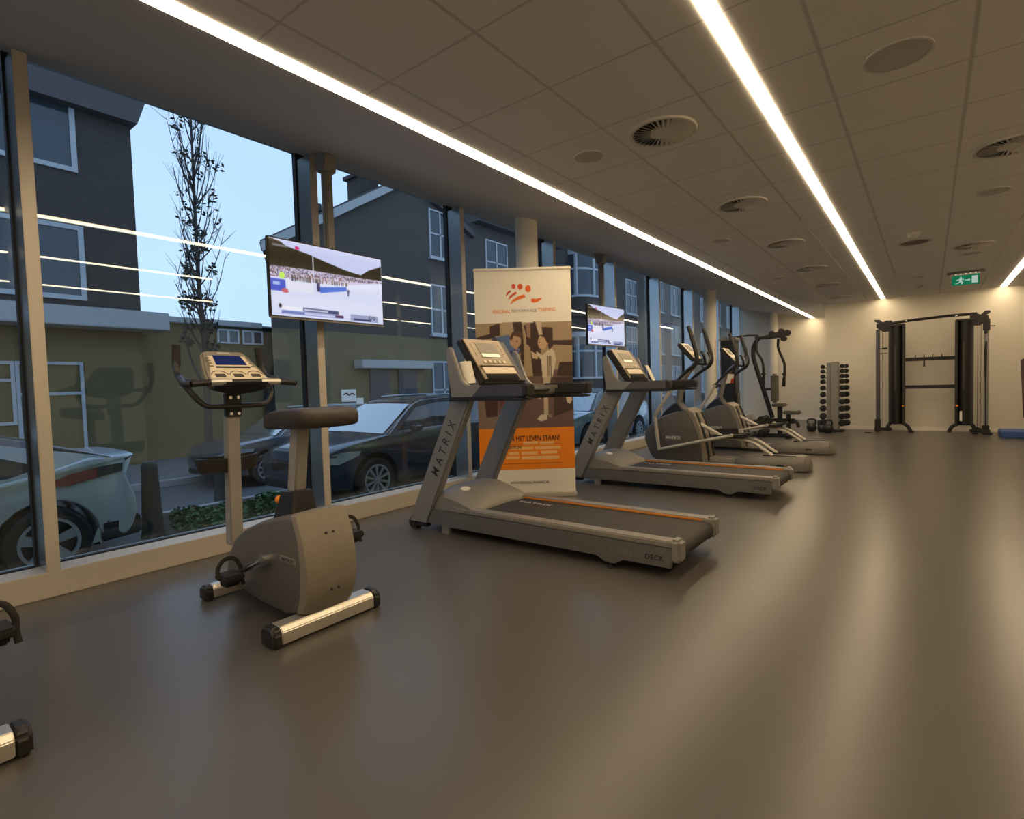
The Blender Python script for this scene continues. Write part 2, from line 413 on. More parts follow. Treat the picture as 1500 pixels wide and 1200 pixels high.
# wall with recess: far wall block, side of the recess, back of the recess
b = MB(); b.box(XN, XR + 0.2, YF, YF + 0.2, 0, 3.4); struct('wall_far', b, 'wall')
b = MB(); b.box(XN, XN + 0.2, YF + 0.2, YB + 0.2, 0, 3.4); struct('wall_recess_side', b, 'wall')
b = MB(); b.box(-4.5, XN, YB, YB + 0.2, 0, 3.6); struct('wall_recess_back', b, 'wall')
b = MB(); b.box(XR, XR + 0.2, Y0, YF, 0, 3.4); struct('wall_right', b, 'wall')
b = MB(); b.box(-4.5, XR + 0.2, Y0 - 0.2, Y0, 0, 3.6); struct('wall_rear', b, 'wall')
b = MB(); b.box(XN, XR, YF - 0.014, YF, 0, 0.085, bev=0.003); struct('baseboard_far', b, 'skirting')
b = MB(); b.box(-4.0, XN, YB - 0.014, YB, 0, 0.085, bev=0.003); struct('baseboard_recess', b, 'skirting')
b = MB(); b.box(XR - 0.014, XR, Y0, YF - 0.02, 0, 0.085, bev=0.003); struct('baseboard_right', b, 'skirting')
# ceiling: tiled field between the light strips
b = MB()
b.box(L1[1], L2[0], Y0, YF, H, H + 0.04); b.box(L2[1], L3[0], Y0, YF, H, H + 0.04); b.box(L3[1], XR, Y0, YF, H, H + 0.04)
b.box(L1[1], XN, YF, YB, H, H + 0.04)
b.box(XG - 0.2, XR + 0.2, Y0 - 0.2, YB + 0.2, 3.5, 3.6)
struct('ceiling', b, 'ceiling')
b = MB(); b.prism([(L1[0], H), (XG - 0.06, soff(XG - 0.06)), (XG - 0.06, soff(XG - 0.06) + 0.05), (L1[0], H + 0.05)], Y0, YB); struct('ceiling_slope', b, 'soffit')
# fine metal edges of the tile field
for i, (x, y0, y1) in enumerate(((-1.03, 6.2, 12.6), (-1.655, 7.6, 11.8), (-0.43, 10.6, YF - 0.1), (0.77, 8.0, 12.0))):
    b = MB(); b.box(x - 0.006, x + 0.006, y0, y1, H - 0.003, H, bev=0.001, seg=1); struct('trim_ceiling', b, 'skirting')

# linear lights
for (x0, x1), y1, lab in ((L1, YB - 0.12, 'long glowing light strip along the sloped ceiling above the windows'),
                          (L2, YF - 0.10, 'long glowing light strip in the middle of the tiled ceiling'),
                          (L3, YF - 0.10, 'glowing light strip at the right edge of the picture, right of the exit sign')):
    t = empty('linear_ceiling_light', ((x0 + x1) / 2, y1, H), lab, 'light', 'linear ceiling lights')
    o = ((x0 + x1) / 2, y1, H)
    b = MB(); b.box(x0 + 0.002, x1 - 0.002, Y0 + 0.3, y1, H - 0.004, H + 0.02); obj('diffuser', b, 'led', t, off=o)
    b = MB(); b.box(x0 + 0.001, x1 - 0.001, Y0 + 0.3, y1, H + 0.021, H + 0.06); obj('housing', b, 'skirting', t, off=o)

# ------------------------------------------------------------------ glazed wall
MUL = [-4.725, -2.89, -1.055, 0.781, 2.616, 4.43, 6.28, 8.10, 9.93, 11.77, 13.62, 15.45]
MW = 0.066; XF = -4.07
b = MB(); b.box(XG + 0.03, XF, Y0, YB, 0.0, 0.150, bev=0.004); struct('trim_sill', b, 'frame')
b = MB(); b.box(XG - 0.09, XG - 0.012, Y0, YB, -0.6, 0.145); struct('wall_plinth', b, 'kerb')
for i, y in enumerate(MUL):
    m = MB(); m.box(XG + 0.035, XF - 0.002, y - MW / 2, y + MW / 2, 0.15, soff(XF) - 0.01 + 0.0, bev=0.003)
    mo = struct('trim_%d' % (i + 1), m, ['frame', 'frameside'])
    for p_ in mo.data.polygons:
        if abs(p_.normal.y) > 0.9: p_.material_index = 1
    m = MB(); m.box(XG - 0.02, XG + 0.034, y - MW / 2 - 0.012, y + MW / 2 + 0.012, 0.15, soff(XG), bev=0.002, seg=1)
    struct('trim_gasket_%d' % (i + 1), m, 'gasket')
ys = MUL + [YB]
for i in range(len(ys) - 1):
    a, c = ys[i] + MW / 2 + 0.012, ys[i + 1] - (MW / 2 + 0.012 if i + 1 < len(MUL) else 0)
    w = MB(); w.box(XG - 0.008, XG + 0.008, a, c, 0.158, soff(XG) - 0.004); wo = struct('window_%d' % (i + 1), w, 'glass')
    g = MB(); g.box(XG - 0.012, XG + 0.03, a, c, 0.146, 0.157); obj('gasket', g, 'gasket', wo)

# round columns in front of the glass
for i, (x, y) in enumerate(((-3.60, 4.98), (-3.60, 11.42), (-3.42, 16.3), (-3.6, -1.46))):
    b = MB(); n = 36; r = 0.125
    rings = [[Vector((x + r * math.cos(2 * PI * k / n), y + r * math.sin(2 * PI * k / n), 0.0)) for k in range(n)],
             [Vector((x + r * math.cos(2 * PI * k / n), y + r * math.sin(2 * PI * k / n), soff(x + r * math.cos(2 * PI * k / n)) - 0.001)) for k in range(n)]]
    b.loft(rings); struct('column_%d' % (i + 1), b, 'wall')

# ------------------------------------------------------------------ ceiling fittings
def make_vent(r=0.215):
    t = empty('air_vent', (0, 0, 0))
    b = MB(); b.lathe([(r * 0.86, 0), (r * 0.87, -0.012), (r * 0.97, -0.012), (r, -0.002), (r, 0)], n=48); obj('rim', b, 'vent', t)
    b = MB(); b.lathe([(0.001, -0.002), (r * 0.86, -0.002), (r * 0.86, -0.001), (0.001, -0.001)], n=40); obj('backing', b, 'ventdark', t)
    b = MB()
    for k in range(32):
        a = 2 * PI * k / 32
        Mx = Matrix.Rotation(a, 4, 'Z') @ Matrix.Translation((r * 0.6, 0, -0.008)) @ Matrix.Rotation(math.radians(-38), 4, 'X')
        b.box(-r * 0.27, r * 0.27, -0.0135, 0.0135, -0.001, 0.001, Mx=Mx)
    obj('vanes', b, 'vent', t)
    b = MB(); b.lathe([(0.001, -0.012), (r * 0.36, -0.012), (r * 0.4, -0.004), (0.001, -0.003)], n=32); obj('hub', b, 'vent', t)
    return t
VENTS = [((-1.357, 3.404), 'nearest and largest slotted round air vent, between the left two light strips'),
         ((-1.357, 5.27), 'second slotted round air vent from the camera, between the left two light strips'),
         ((-1.357, 7.13), 'third slotted round air vent from the camera, between the left two light strips'),
         ((-1.375, 9.02), 'fourth slotted round air vent from the camera, between the left two light strips'),
         ((-1.40, 10.85), 'fifth slotted round air vent from the camera, between the left two light strips'),
         ((-1.40, 12.7), 'farthest slotted round air vent between the left two light strips, by the wall corner'),
         ((0.457, 5.28), 'slotted round air vent cut by the right edge of the picture'),
         ((0.44, 9.0), 'small far slotted air vent in the right ceiling bay, before the exit sign')]
v0 = make_vent()
for i, ((x, y), lab) in enumerate(VENTS):
    o = v0 if i == 0 else dup(v0, (x, y, H))
    o.location = (x, y, H); o['label'] = lab; o['category'] = 'vent'; o['group'] = 'slotted round air vents in the ceiling'
def make_speaker(r):
    t = empty('ceiling_speaker', (0, 0, 0))
    b = MB(); b.lathe([(r * 0.92, 0), (r * 0.92, -0.006), (r * 0.99, -0.006), (r, 0)], n=40); obj('rim', b, 'vent', t)
    b = MB(); b.lathe([(0.001, 0), (0.001, -0.004), (r * 0.92, -0.003), (r * 0.92, 0)], n=40); obj('grille', b, 'speaker', t)
    return t
SPK = [((-0.127, 3.415), 0.150, 'large round speaker grille in the tiles right of the middle light strip, nearest the camera'),
       ((-1.90, 3.412), 0.105, 'small round speaker grille just right of the window light strip, nearest the camera'),
       ((-1.905, 6.45), 0.105, 'second small round speaker grille just right of the window light strip'),
       ((-1.9, 9.5), 0.105, 'third small faint speaker grille just right of the window light strip'),
       ((0.456, 6.494), 0.120, 'round speaker grille near the right picture edge, behind the cut-off vent'),
       ((0.45, 9.6), 0.120, 'round speaker grille in front of the exit sign'),
       ((-0.14, 11.2), 0.100, 'far round speaker grille left of the exit sign')]
for (x, y), r, lab in SPK:
    o = make_speaker(r); o.location = (x, y, H); o['label'] = lab; o['category'] = 'speaker'; o['group'] = 'round ceiling speakers'
t = empty('smoke_detector', (-0.142, 7.75, H), 'round white smoke detector between the middle and right light strips', 'detector')
b = MB(); b.lathe([(0.001, 0), (0.075, 0), (0.075, -0.012), (0.001, -0.012)], n=24); obj('base', b, 'white', t)
b = MB(); b.lathe([(0.055, -0.012), (0.05, -0.035), (0.03, -0.05), (0.001, -0.05)], n=24); obj('head', b, 'vent', t)
t = empty('ceiling_sensor', (-0.14, 12.3, H), 'tiny dark ceiling sensor near the far wall, left of the exit sign', 'sensor')
b = MB(); b.lathe([(0.001, 0), (0.06, 0), (0.055, -0.015), (0.001, -0.045)], n=24); obj('body', b, 'speaker', t)
t = empty('ceiling_grille', (-0.14, 8.25, H), 'flat dark ceiling grille just behind the smoke detector', 'vent')
b = MB(); b.lathe([(0.14, 0), (0.15, -0.01), (0.17, -0.006), (0.17, 0)], n=30); obj('rim', b, 'speaker', t)
b = MB(); b.lathe([(0.001, 0), (0.001, -0.003), (0.14, -0.003), (0.14, 0)], n=30); obj('backing', b, 'grilledark', t)

# exit sign
t = empty('exit_sign', (0.46, 11.2, H), 'green running-man exit sign hanging from a small ceiling emergency lamp', 'sign')
b = MB(); b.box(-0.23, 0.23, -0.05, 0.05, -0.035, 0, bev=0.006); obj('lamp_housing', b, 'silver2', t)
for k in range(5):
    b = MB(); b.sphere((-0.12 + 0.06 * k, -0.02, -0.036), 0.010, n=10); obj('lamp_diode', b, 'lcdbright', t)
b = MB(); b.box(-0.18, 0.18, -0.008, 0.008, -0.06, -0.035); obj('bracket', b, 'white', t)
b = MB(); b.box(-0.17, 0.17, 0.001, 0.012, -0.215, -0.06, bev=0.002, seg=1); obj('backing', b, 'white', t)
p = Painter(110, 52, (0, 132, 92))
p.rect(0.0, 0.0, 1, 1, (0, 128, 88)); p.rect(0.72, 0.14, 0.93, 0.86, (205, 225, 210))
p.ell(0.33, 0.22, 0.035, 0.075, (205, 230, 215))
p.poly([(0.27, 0.32), (0.37, 0.30), (0.36, 0.6), (0.28, 0.62)], (205, 230, 215))
p.poly([(0.36, 0.34), (0.46, 0.42), (0.44, 0.48), (0.35, 0.42)], (205, 230, 215)); p.poly([(0.28, 0.34), (0.15, 0.46), (0.17, 0.52), (0.28, 0.44)], (205, 230, 215))
p.poly([(0.30, 0.58), (0.37, 0.58), (0.42, 0.72), (0.38, 0.9), (0.34, 0.88), (0.36, 0.74)], (205, 230, 215)); p.poly([(0.28, 0.58), (0.33, 0.6), (0.26, 0.78), (0.12, 0.84), (0.12, 0.78), (0.23, 0.72)], (205, 230, 215))
p.rect(0.47, 0.48, 0.62, 0.55, (205, 230, 215)); p.poly([(0.60, 0.40), (0.69, 0.515), (0.60, 0.63)], (205, 230, 215))
me = p.mesh('pictogram', 0.34, 0.155); o = link_mesh('pictogram', me, 'sign', t, raw=True); o.location = (-0.17, -0.0005, -0.215)

# ------------------------------------------------------------------ televisions on ceiling poles
def television(px, py, rz, ty, label, tcx=-3.83):
    z1 = soff(px)
    t = empty('television', (px, py, 0), label, 'television', 'televisions on ceiling poles')
    o = (px, py, 0)
    b = MB(); b.box(px - 0.035, px + 0.035, py - 0.035, py + 0.035, 2.0, z1 - 0.02, bev=0.008)
    b.box(px - 0.012, px + 0.012, py - 0.044, py - 0.035, 2.05, z1 - 0.08, bev=0.003); obj('pole', b, 'silver2', t, off=o)
    b = MB(); b.prism([(px - 0.09, soff(px - 0.09) - 0.001), (px + 0.09, soff(px + 0.09) - 0.001), (px + 0.07, z1 - 0.06), (px + 0.048, z1 - 0.15), (px - 0.048, z1 - 0.15), (px - 0.07, z1 - 0.05)], py - 0.06, py + 0.06, bev=0.006)
    obj('ceiling_bracket', b, 'silver2', t, off=o)
    b = MB(); b.box(px + 0.03, tcx - 0.03, py - 0.11, py + 0.11, 1.92, 2.14, bev=0.006); obj('wall_mount', b, 'steel', t, off=o)
    W, HH = 1.045, 0.60; zc = 2.025
    s = empty('screen', (tcx - px, ty - py, zc)); s.parent = t; s.rotation_euler = (0, 0, rz + PI / 2)
    # local: x along the picture width, -y towards the viewer
    b = MB(); b.box(-W / 2, W / 2, 0.0, 0.032, -HH / 2, HH / 2, bev=0.006); b.box(-W * 0.35, W * 0.35, 0.03, 0.06, -HH * 0.35, HH * 0.3, bev=0.012); obj('casing', b, 'black', s)
    b = MB(); b.box(-W / 2, W / 2, -0.003, 0.0005, -HH / 2 - 0.004, -HH / 2 + 0.012, bev=0.002); obj('bottom_bezel', b, 'silver2', s)
    me = TVME; po = bpy.data.objects.new('picture', me); COL.objects.link(po); po.parent = s; po.location = (-W / 2 + 0.012, -0.0025, -HH / 2 + 0.018)
    return t
random.seed(3)
p = Painter(250, 140, (200, 208, 244))
hill = [(0, 0.0), (0.09, 0.03), (0.13, 0.075), (0.33, 0.135), (0.37, 0.155), (0.45, 0.19), (0.55, 0.225), (0.62, 0.255), (0.72, 0.28), (0.79, 0.29), (0.87, 0.20), (0.94, 0.15), (1, 0.105), (1, 0.40), (0, 0.42)]
p.poly(hill, (40, 34, 20))
for _ in range(260):
    u = random.random(); v = 0.08 + random.random() * 0.28
    k = random.randint(-10, 12); m = (((p.u - u) / 0.006) ** 2 + ((p.v - v) / 0.02) ** 2 <= 1) & (p.c[:, :, 0] < 80); p.put(m, (38 + k, 34 + k, 18 + k))
p.poly([(0, 0.36), (0.3, 0.34), (0.5, 0.345), (0.75, 0.345), (1, 0.325), (1, 0.42), (0, 0.56)], (196, 190, 222))
for _ in range(900):
    u = random.random() ** 1.5; wv = 0.16 * (1 - u) ** 1.2 + 0.02; v = 0.355 + random.random() * wv
    p.ell(u, v, 0.004, 0.009, random.choice([(60, 50, 70), (190, 180, 205), (90, 80, 120), (130, 60, 70), (220, 215, 230), (50, 60, 110), (110, 100, 80)]))
p.poly([(0, 0.50), (0.34, 0.50), (0.66, 0.47), (1, 0.365), (1, 1), (0, 1)], (214, 220, 246))
for _ in range(60):
    u = 0.15 + random.random() * 0.5; p.rect(u, 0.455 - u * 0.02, u + 0.006, 0.53 - u * 0.06, random.choice([(60, 55, 60), (90, 70, 50), (40, 50, 90)]))
p.rect(0, 0.52, 0.115, 0.68, (62, 84, 200)); p.rect(0.02, 0.56, 0.07, 0.6, (170, 190, 240)); p.ell(0.11, 0.665, 0.03, 0.03, (200, 90, 110))
p.rect(0.13, 0.53, 0.34, 0.665, (226, 226, 244)); p.poly([(0.40, 0.555), (0.64, 0.50), (0.64, 0.56), (0.40, 0.64)], (64, 110, 214)); p.rect(0.37, 0.5, 0.4, 0.62, (50, 50, 100))
p.ell(0.09, 0.47, 0.022, 0.045, (180, 230, 80)); p.rect(0.345, 0.14, 0.352, 0.36, (225, 225, 235))
p.ell(0.655, 0.585, 0.008, 0.05, (70, 80, 130)); p.rect(0.645, 0.545, 0.668, 0.57, (90, 90, 130))
p.ell(0.22, 0.075, 0.018, 0.025, (214, 40, 120)); p.rect(0.025, 0.07, 0.14, 0.10, (120, 120, 120))
p.rect(0.075, 0.868, 0.245, 0.915, (236, 236, 246)); p.rect(0.245, 0.865, 0.565, 0.918, (52, 62, 112)); p.rect(0.255, 0.878, 0.46, 0.905, (200, 205, 230))
p.rect(0.075, 0.922, 0.60, 0.965, (112, 128, 190)); p.rect(0.26, 0.93, 0.52, 0.958, (196, 205, 236)); p.rect(0.53, 0.925, 0.60, 0.962, (90, 50, 90)); p.rect(0.555, 0.868, 0.575, 0.915, (220, 220, 230))
p.ell(0.065, 0.87, 0.012, 0.03, (40, 30, 40)); p.rect(0.67, 0.885, 0.945, 0.98, (150, 160, 200)); p.rect(0.70, 0.945, 0.87, 0.975, (60, 64, 110))
for uu in (0.865, 0.905):
    p.ell(uu, 0.918, 0.016, 0.028, (50, 55, 80)); p.ell(uu, 0.918, 0.008, 0.018, (150, 160, 200))
p.blur(1)
TVME = p.mesh('picture', 1.021, 0.57); TVME.materials.append(M['screen'])
tv1 = television(-3.955, 2.66, 0.0, 2.575, 'larger-looking television showing a ski race, above the saddle of the whole exercise bike')
tv2 = television(-3.90, 7.29, math.radians(-4), 7.30, 'smaller-looking television showing a ski race, above the farther treadmill')

# ------------------------------------------------------------------ roll-up banner
BW, BH = 1.0, 2.385
bx, by = -2.93, 4.81; bd = Vector((-0.788, -0.616, 0))
bl = Vector((bx, by, 0)) + bd * BW
ang = math.atan2(-bd.y, -bd.x)
t = empty('roll_up_banner', (bl.x, bl.y, 0), 'tall white and orange roll-up banner standing behind the nearer treadmill', 'banner', rz=ang)
E_ = lambda x, y: ((690 + x / 7.06 - 698) / 136.5, (460 + y / 7.06 - 390) / 337.0)
p = Painter(260, 620, (214, 197, 168))
p.c[:] = (246, 240, 228)
L_ = lambda x, y: ((690 + x / 9.375 - 695.5) / 137.0, (380 + y / 9.375 - 390) / 337.0)
def PL(pts, col, f=E_): p.poly([f(*q) for q in pts], col)
def EL(x, y, rx, ry, col, f=E_, k=7.06):
    u, v = f(x, y); p.ell(u, v, rx / k / 137, ry / k / 337, col)
# logo marks
EL(576, 332, 26, 36, (205, 62, 50), L_, 9.375); EL(662, 340, 32, 42, (222, 80, 30), L_, 9.375); EL(767, 370, 38, 48, (236, 104, 24), L_, 9.375)
PL([(472, 470), (485, 420), (530, 380), (540, 400), (500, 440)], (205, 66, 48), L_)
PL([(500, 520), (525, 460), (600, 408), (622, 428), (560, 470)], (220, 80, 40), L_)
PL([(522, 585), (560, 520), (640, 470), (715, 445), (732, 488), (650, 515), (580, 545)], (236, 112, 24), L_)
PL([(808, 508), (870, 515), (950, 498), (910, 548), (860, 566), (806, 562)], (236, 108, 28), L_)
# photograph
v0 = 0.236; v1 = 0.712
p.rect(0, v0, 1, v1, (168, 146, 118)); p.rect(0, 0.55, 1, v1, (112, 90, 80))
PL([(60, 640), (1060, 560), (1060, 1200), (60, 1200)], (104, 80, 74)); PL([(60, 850), (200, 850), (330, 1200), (60, 1200)], (132, 112, 98))
for q in ([(430, 60), (520, 60), (560, 640), (500, 640)], [(540, 100), (680, 60), (720, 640), (620, 640), (590, 330)], [(640, 60), (700, 60), (720, 240), (660, 220)], [(720, 120), (830, 130), (830, 330), (740, 320)],
          [(200, 100), (300, 70), (300, 200), (200, 210)], [(60, 215), (240, 170), (260, 240), (60, 260)], [(890, 500), (1040, 500), (1050, 660), (860, 640)], [(830, 265), (1030, 265), (1030, 325), (830, 310)], [(560, 210), (640, 230), (620, 330), (560, 300)]):
    PL(q, (62, 40, 32))
PL([(560, 80), (605, 80), (605, 240), (570, 220)], (150, 120, 104)); PL([(330, 60), (430, 60), (430, 170), (310, 190)], (176, 156, 128)); PL([(655, 60), (720, 60), (720, 200), (690, 210)], (206, 190, 164))
PL([(540, 330), (600, 330), (620, 640), (530, 640)], (168, 146, 112)); PL([(420, 480), (500, 380), (500, 560), (480, 560)], (150, 128, 98))
PL([(120, 860), (260, 850), (250, 1060), (140, 1070)], (70, 42, 36)); PL([(830, 660), (1040, 660), (1040, 1000), (820, 1080)], (66, 46, 42)); PL([(270, 850), (470, 850), (400, 1000), (290, 960)], (100, 56, 48))
# bending boy in a blue shirt
PL([(130, 240), (220, 225), (240, 280), (150, 275)], (198, 168, 132))
PL([(210, 225), (390, 195), (440, 310), (500, 350), (430, 480), (380, 470), (320, 400), (260, 300)], (86, 112, 158)); PL([(210, 230), (260, 220), (290, 330), (240, 300)], (60, 66, 92)); PL([(360, 380), (480, 345), (430, 480), (390, 480)], (58, 50, 110))
EL(452, 262, 58, 72, (186, 150, 122)); PL([(395, 230), (430, 160), (510, 165), (530, 210), (500, 225), (440, 205), (410, 260)], (84, 54, 40)); PL([(440, 335), (480, 330), (470, 360), (440, 350)], (176, 140, 112)); EL(470, 262, 8, 6, (70, 48, 40)); EL(495, 290, 12, 12, (176, 138, 112))
# standing boy in a white track suit
PL([(605, 370), (680, 420), (670, 460), (620, 450)], (206, 178, 144))
PL([(655, 375), (720, 420), (800, 350), (840, 380), (855, 470), (815, 660), (715, 660), (705, 470), (670, 420)], (214, 198, 172))
for k in range(3): PL([(768 + k * 16, 430), (775 + k * 16, 430), (778 + k * 14, 650), (771 + k * 14, 650)], (84, 70, 60))
EL(722, 285, 46, 78, (200, 166, 132)); PL([(700, 215), (770, 195), (825, 230), (820, 330), (790, 370), (770, 290), (745, 235)], (60, 40, 32)); EL(768, 305, 12, 22, (190, 150, 120)); EL(690, 285, 8, 6, (60, 40, 34))
PL([(720, 655), (800, 655), (768, 800), (765, 1060), (722, 1060), (718, 820)], (190, 172, 148)); PL([(800, 655), (840, 655), (850, 760), (790, 800)], (76, 60, 54))
PL([(648, 1105), (690, 1050), (750, 1060), (750, 1110), (690, 1128)], (210, 196, 168)); PL([(935, 830), (985, 795), (1010, 900), (985, 950), (955, 930)], (206, 188, 160)); EL(680, 865, 18, 18, (214, 200, 176)); PL([(760, 1050), (800, 1060), (790, 1090), (760, 1080)], (150, 130, 112))
# orange field
S_ = lambda x, y: ((700 + x / 9.6 - 705) / 138.0, (610 + y / 9.6 - 390) / 337.0)
p.rect(0, v1 - 0.004, 1, 0.896, (246, 138, 12)); p.rect(0, 0.896, 1, 1, (240, 232, 216))
p.blur(1)
for x0, y0, x1 in ((660, 400, 865), (890, 388, 1085), (480, 482, 590), (600, 474, 795), (830, 462, 1175), (450, 555, 595), (635, 545, 860), (900, 528, 1125), (420, 622, 605), (635, 612, 900), (905, 598, 1155)):
    u, v = S_(x0, y0 + (x0 - 420) * 0.055 - 8); u1, _ = S_(x1, 0); p.rect(u, v - 0.006, u1, v + 0.007, (250, 196, 128))
for vv, uu0, uu1 in ((0.781, 0.16, 0.86), (0.869, 0.13, 0.86)): p.rect(uu0, vv, uu1, vv + 0.0018, (176, 84, 4))
me = p.mesh('print', BW, BH - 0.06); o = link_mesh('print', me, 'print', t, raw=True); o.location = (0, -0.004, 0.045)
b = MB(); b.box(0, BW, -0.003, 0.001, 0.045, BH - 0.015); obj('sheet', b, 'white', t)
b = MB(); b.box(-0.005, BW + 0.005, -0.018, 0.018, BH - 0.03, BH, bev=0.006); obj('top_rail', b, 'white', t)
b = MB(); b.box(-0.01, BW + 0.01, -0.07, 0.09, 0.0, 0.045, bev=0.01); obj('base', b, 'alu', t)
b = MB(); b.cyl((BW / 2, 0.03, 0.04), (BW / 2, 0.012, BH - 0.02), 0.011, n=10); obj('support_pole', b, 'alu', t)
Mx = lambda u, v: Matrix.Translation((u * BW, -0.005, 0.045 + (1 - v) * (BH - 0.06))) @ Matrix.Rotation(PI / 2, 4, 'X')
obj('headline', text_mb('STERK IN HET LEVEN STAAN!', 0.074, 0.0006, Mx(0.50, 0.757), bold=0.0012, sx=0.72), 'ink', t)
obj('line_start', text_mb('MEDISCHE', 0.045, 0.0006, Mx(0.37, 0.796), bold=0.0006, sx=0.72), 'ink', t)
obj('web_address', text_mb('WWW.PERSONALTRAINING.NL', 0.036, 0.0006, Mx(0.52, 0.957), bold=0.0004, sx=0.8), 'ink', t)
obj('wordmark', text_mb('PERSONAL', 0.052, 0.0006, Mx(0.275, 0.187), bold=0.0006, sx=0.75), 'orange', t)
obj('wordmark_end', text_mb('TRAINING', 0.052, 0.0006, Mx(0.745, 0.183), bold=0.0006, sx=0.75), 'orange', t)
obj('wordmark_middle', text_mb('PERFORMANCE', 0.040, 0.0006, Mx(0.51, 0.185), sx=0.95), 'greytext', t)
# ------------------------------------------------------------------ treadmill (built where the nearer one stands, then copied)
def make_treadmill(label):
    O = (-2.3, 3.35, 0.0); t = empty('treadmill', O, label, 'treadmill', 'treadmills by the windows')
    N, Fy = 2.98, 3.72
    def P(name, b, m, parent=t, **k): return obj(name, b, m, parent, off=O, **k)
    rail = [(-3.21, 0.185), (-1.178, 0.185), (-1.172, 0.150), (-1.186, 0.066), (-1.49, 0.066), (-1.545, 0.032), (-1.615, 0.032), (-1.675, 0.066), (-3.20, 0.060), (-3.24, 0.09)]
    for y0, y1 in ((N, N + 0.03), (Fy - 0.03, Fy)):
        b = MB(); b.prism(rail, y0, y1, bev=0.004); r = P('side_rail', b, 'rail')
        ym = (y0 + y1) / 2
        b = MB(); b.cyl((-1.58, ym, 0.0), (-1.58, ym, 0.012), 0.026); b.cyl((-1.58, ym, 0.01), (-1.58, ym, 0.034), 0.009); P('levelling_foot', b, 'rubber', r)
        near = y0 == N
        a, c = (N + 0.002, N + 0.098) if near else (Fy - 0.098, Fy - 0.002)
        b = MB(); b.prism([(-2.98, 0.187), (-1.175, 0.187), (-1.158, 0.197), (-1.158, 0.212), (-1.175, 0.226), (-2.98, 0.226)], a, c, bev=0.012, seg=3); P('foot_rail', b, 'silver2')
        yy = (c, c + 0.004) if near else (a - 0.004, a)
        b = MB(); b.box(-2.72, -1.21, yy[0], yy[1], 0.208, 0.221); P('stripe', b, 'orange')
        b = MB(); b.box(-1.195, -1.125, a - 0.002, c + 0.002, 0.10, 0.238, bev=0.018, seg=3); P('end_cap', b, 'silver2')
    b = MB(); b.prism([(-2.80, 0.204)] + [(-1.19 + 0.055 * math.sin(k * PI / 8), 0.150 + 0.054 * math.cos(k * PI / 8)) for k in range(9)] + [(-2.80, 0.096)], N + 0.103, Fy - 0.103); P('belt', b, 'belt')
    b = MB(); b.box(-2.9, -1.25, N + 0.04, Fy - 0.04, 0.085, 0.17); P('deck', b, 'black')
    P('belt_lettering', text_mb('MATRIX', 0.055, 0.0004, frame((-2.52, 3.50, 0.2055), (0, -1, 0), (1, 0, 0)) @ Matrix.Rotation(PI / 2, 4, 'Z'), sx=1.6), 'whitetext')
    # motor cover: a low saddle
    st = [(-3.22, 0.20), (-3.18, 0.315), (-3.10, 0.362), (-3.0, 0.360), (-2.9, 0.325), (-2.8, 0.272), (-2.735, 0.228), (-2.72, 0.208)]
    rings = []
    for x, z in st:
        ring = []
        for k in range(17):
            s = -1 + k / 8; hh = 0.186 + (z - 0.186) * (1 - 0.42 * abs(s) ** 5); xx = x + (0.06 * (1 - s * s) - 0.02) * max(0, (x + 2.95) / 0.23) * -1
            ring.append(Vector((xx, 3.35 + s * 0.355, hh)))
        for k in range(16, -1, -1): ring.append(Vector((ring[k].x, ring[k].y, 0.186)))
        rings.append(ring)
    b = MB(); b.loft(rings); cov = P('motor_cover', b, 'silver2', smooth=50)
    b = MB(); b.lathe([(0.001, 0), (0.034, 0), (0.030, 0.006), (0.001, 0.009)], n=24); bmesh.ops.scale(b.bm, vec=(1.0, 1.5, 1), verts=b.bm.verts)
    bmesh.ops.transform(b.bm, matrix=Matrix.Translation((-2.965, 3.16, 0.342)) @ Matrix.Rotation(0.3, 4, 'Y'), verts=b.bm.verts); P('badge', b, 'white', cov, label='white oval badge')
    b = MB(); b.box(-3.33, -2.75, N + 0.035, Fy - 0.035, 0.05, 0.185, bev=0.01); P('motor_pan', b, 'black')
    # uprights
    up = [(-3.455, 0.055), (-3.235, 0.055), (-2.700, 1.09), (-2.905, 1.09)]
    d = Vector((0.548, 0, 1.035)).normalized()
    for y0, y1 in ((N - 0.012, N + 0.062), (Fy - 0.062, Fy + 0.012)):
        b = MB(); b.prism(up, y0, y1, bev=0.012, seg=3); u = P('upright', b, 'silver')
        ym = (y0 + y1) / 2; near = y0 < 3.2
        b = MB(); b.cyl((-3.40, y0 + 0.004, 0.052), (-3.40, y1 - 0.004, 0.052), 0.052, n=24); b.box(-3.45, -3.24, y0 + 0.004, y1 - 0.004, 0.03, 0.065, bev=0.008); P('transport_wheel', b, 'rubber', u)
        b = MB(); b.box(-3.08, -3.0, y0 + 0.02, y1 - 0.02, 0.0, 0.07, bev=0.004); P('pivot_bracket', b, 'silver2', u)
        Mf = frame((-3.005 if near else -3.005, y0 - 0.001 if near else y1 + 0.001, 0.685), d if near else -d, (-d.z, 0, d.x) if near else (d.z, 0, -d.x))
        P('lettering', text_mb('MATRIX', 0.105, 0.0006, Mf, bold=0.0005, spacing=1.75, sx=0.85), 'ink', u)
    # levelling mark on the near side rail
    P('rail_lettering', text_mb('ULTIMATE', 0.042, 0.0005, frame((-1.475, N - 0.001, 0.118), (1, 0, -0.0), (0, 0, 1)), spacing=1.15, sx=0.95), 'greytext')
    P('rail_lettering', text_mb('DECK', 0.042, 0.0005, frame((-1.285, N - 0.001, 0.117), (1, 0, 0), (0, 0, 1)), bold=0.001, spacing=1.1, sx=1.0), 'ink')
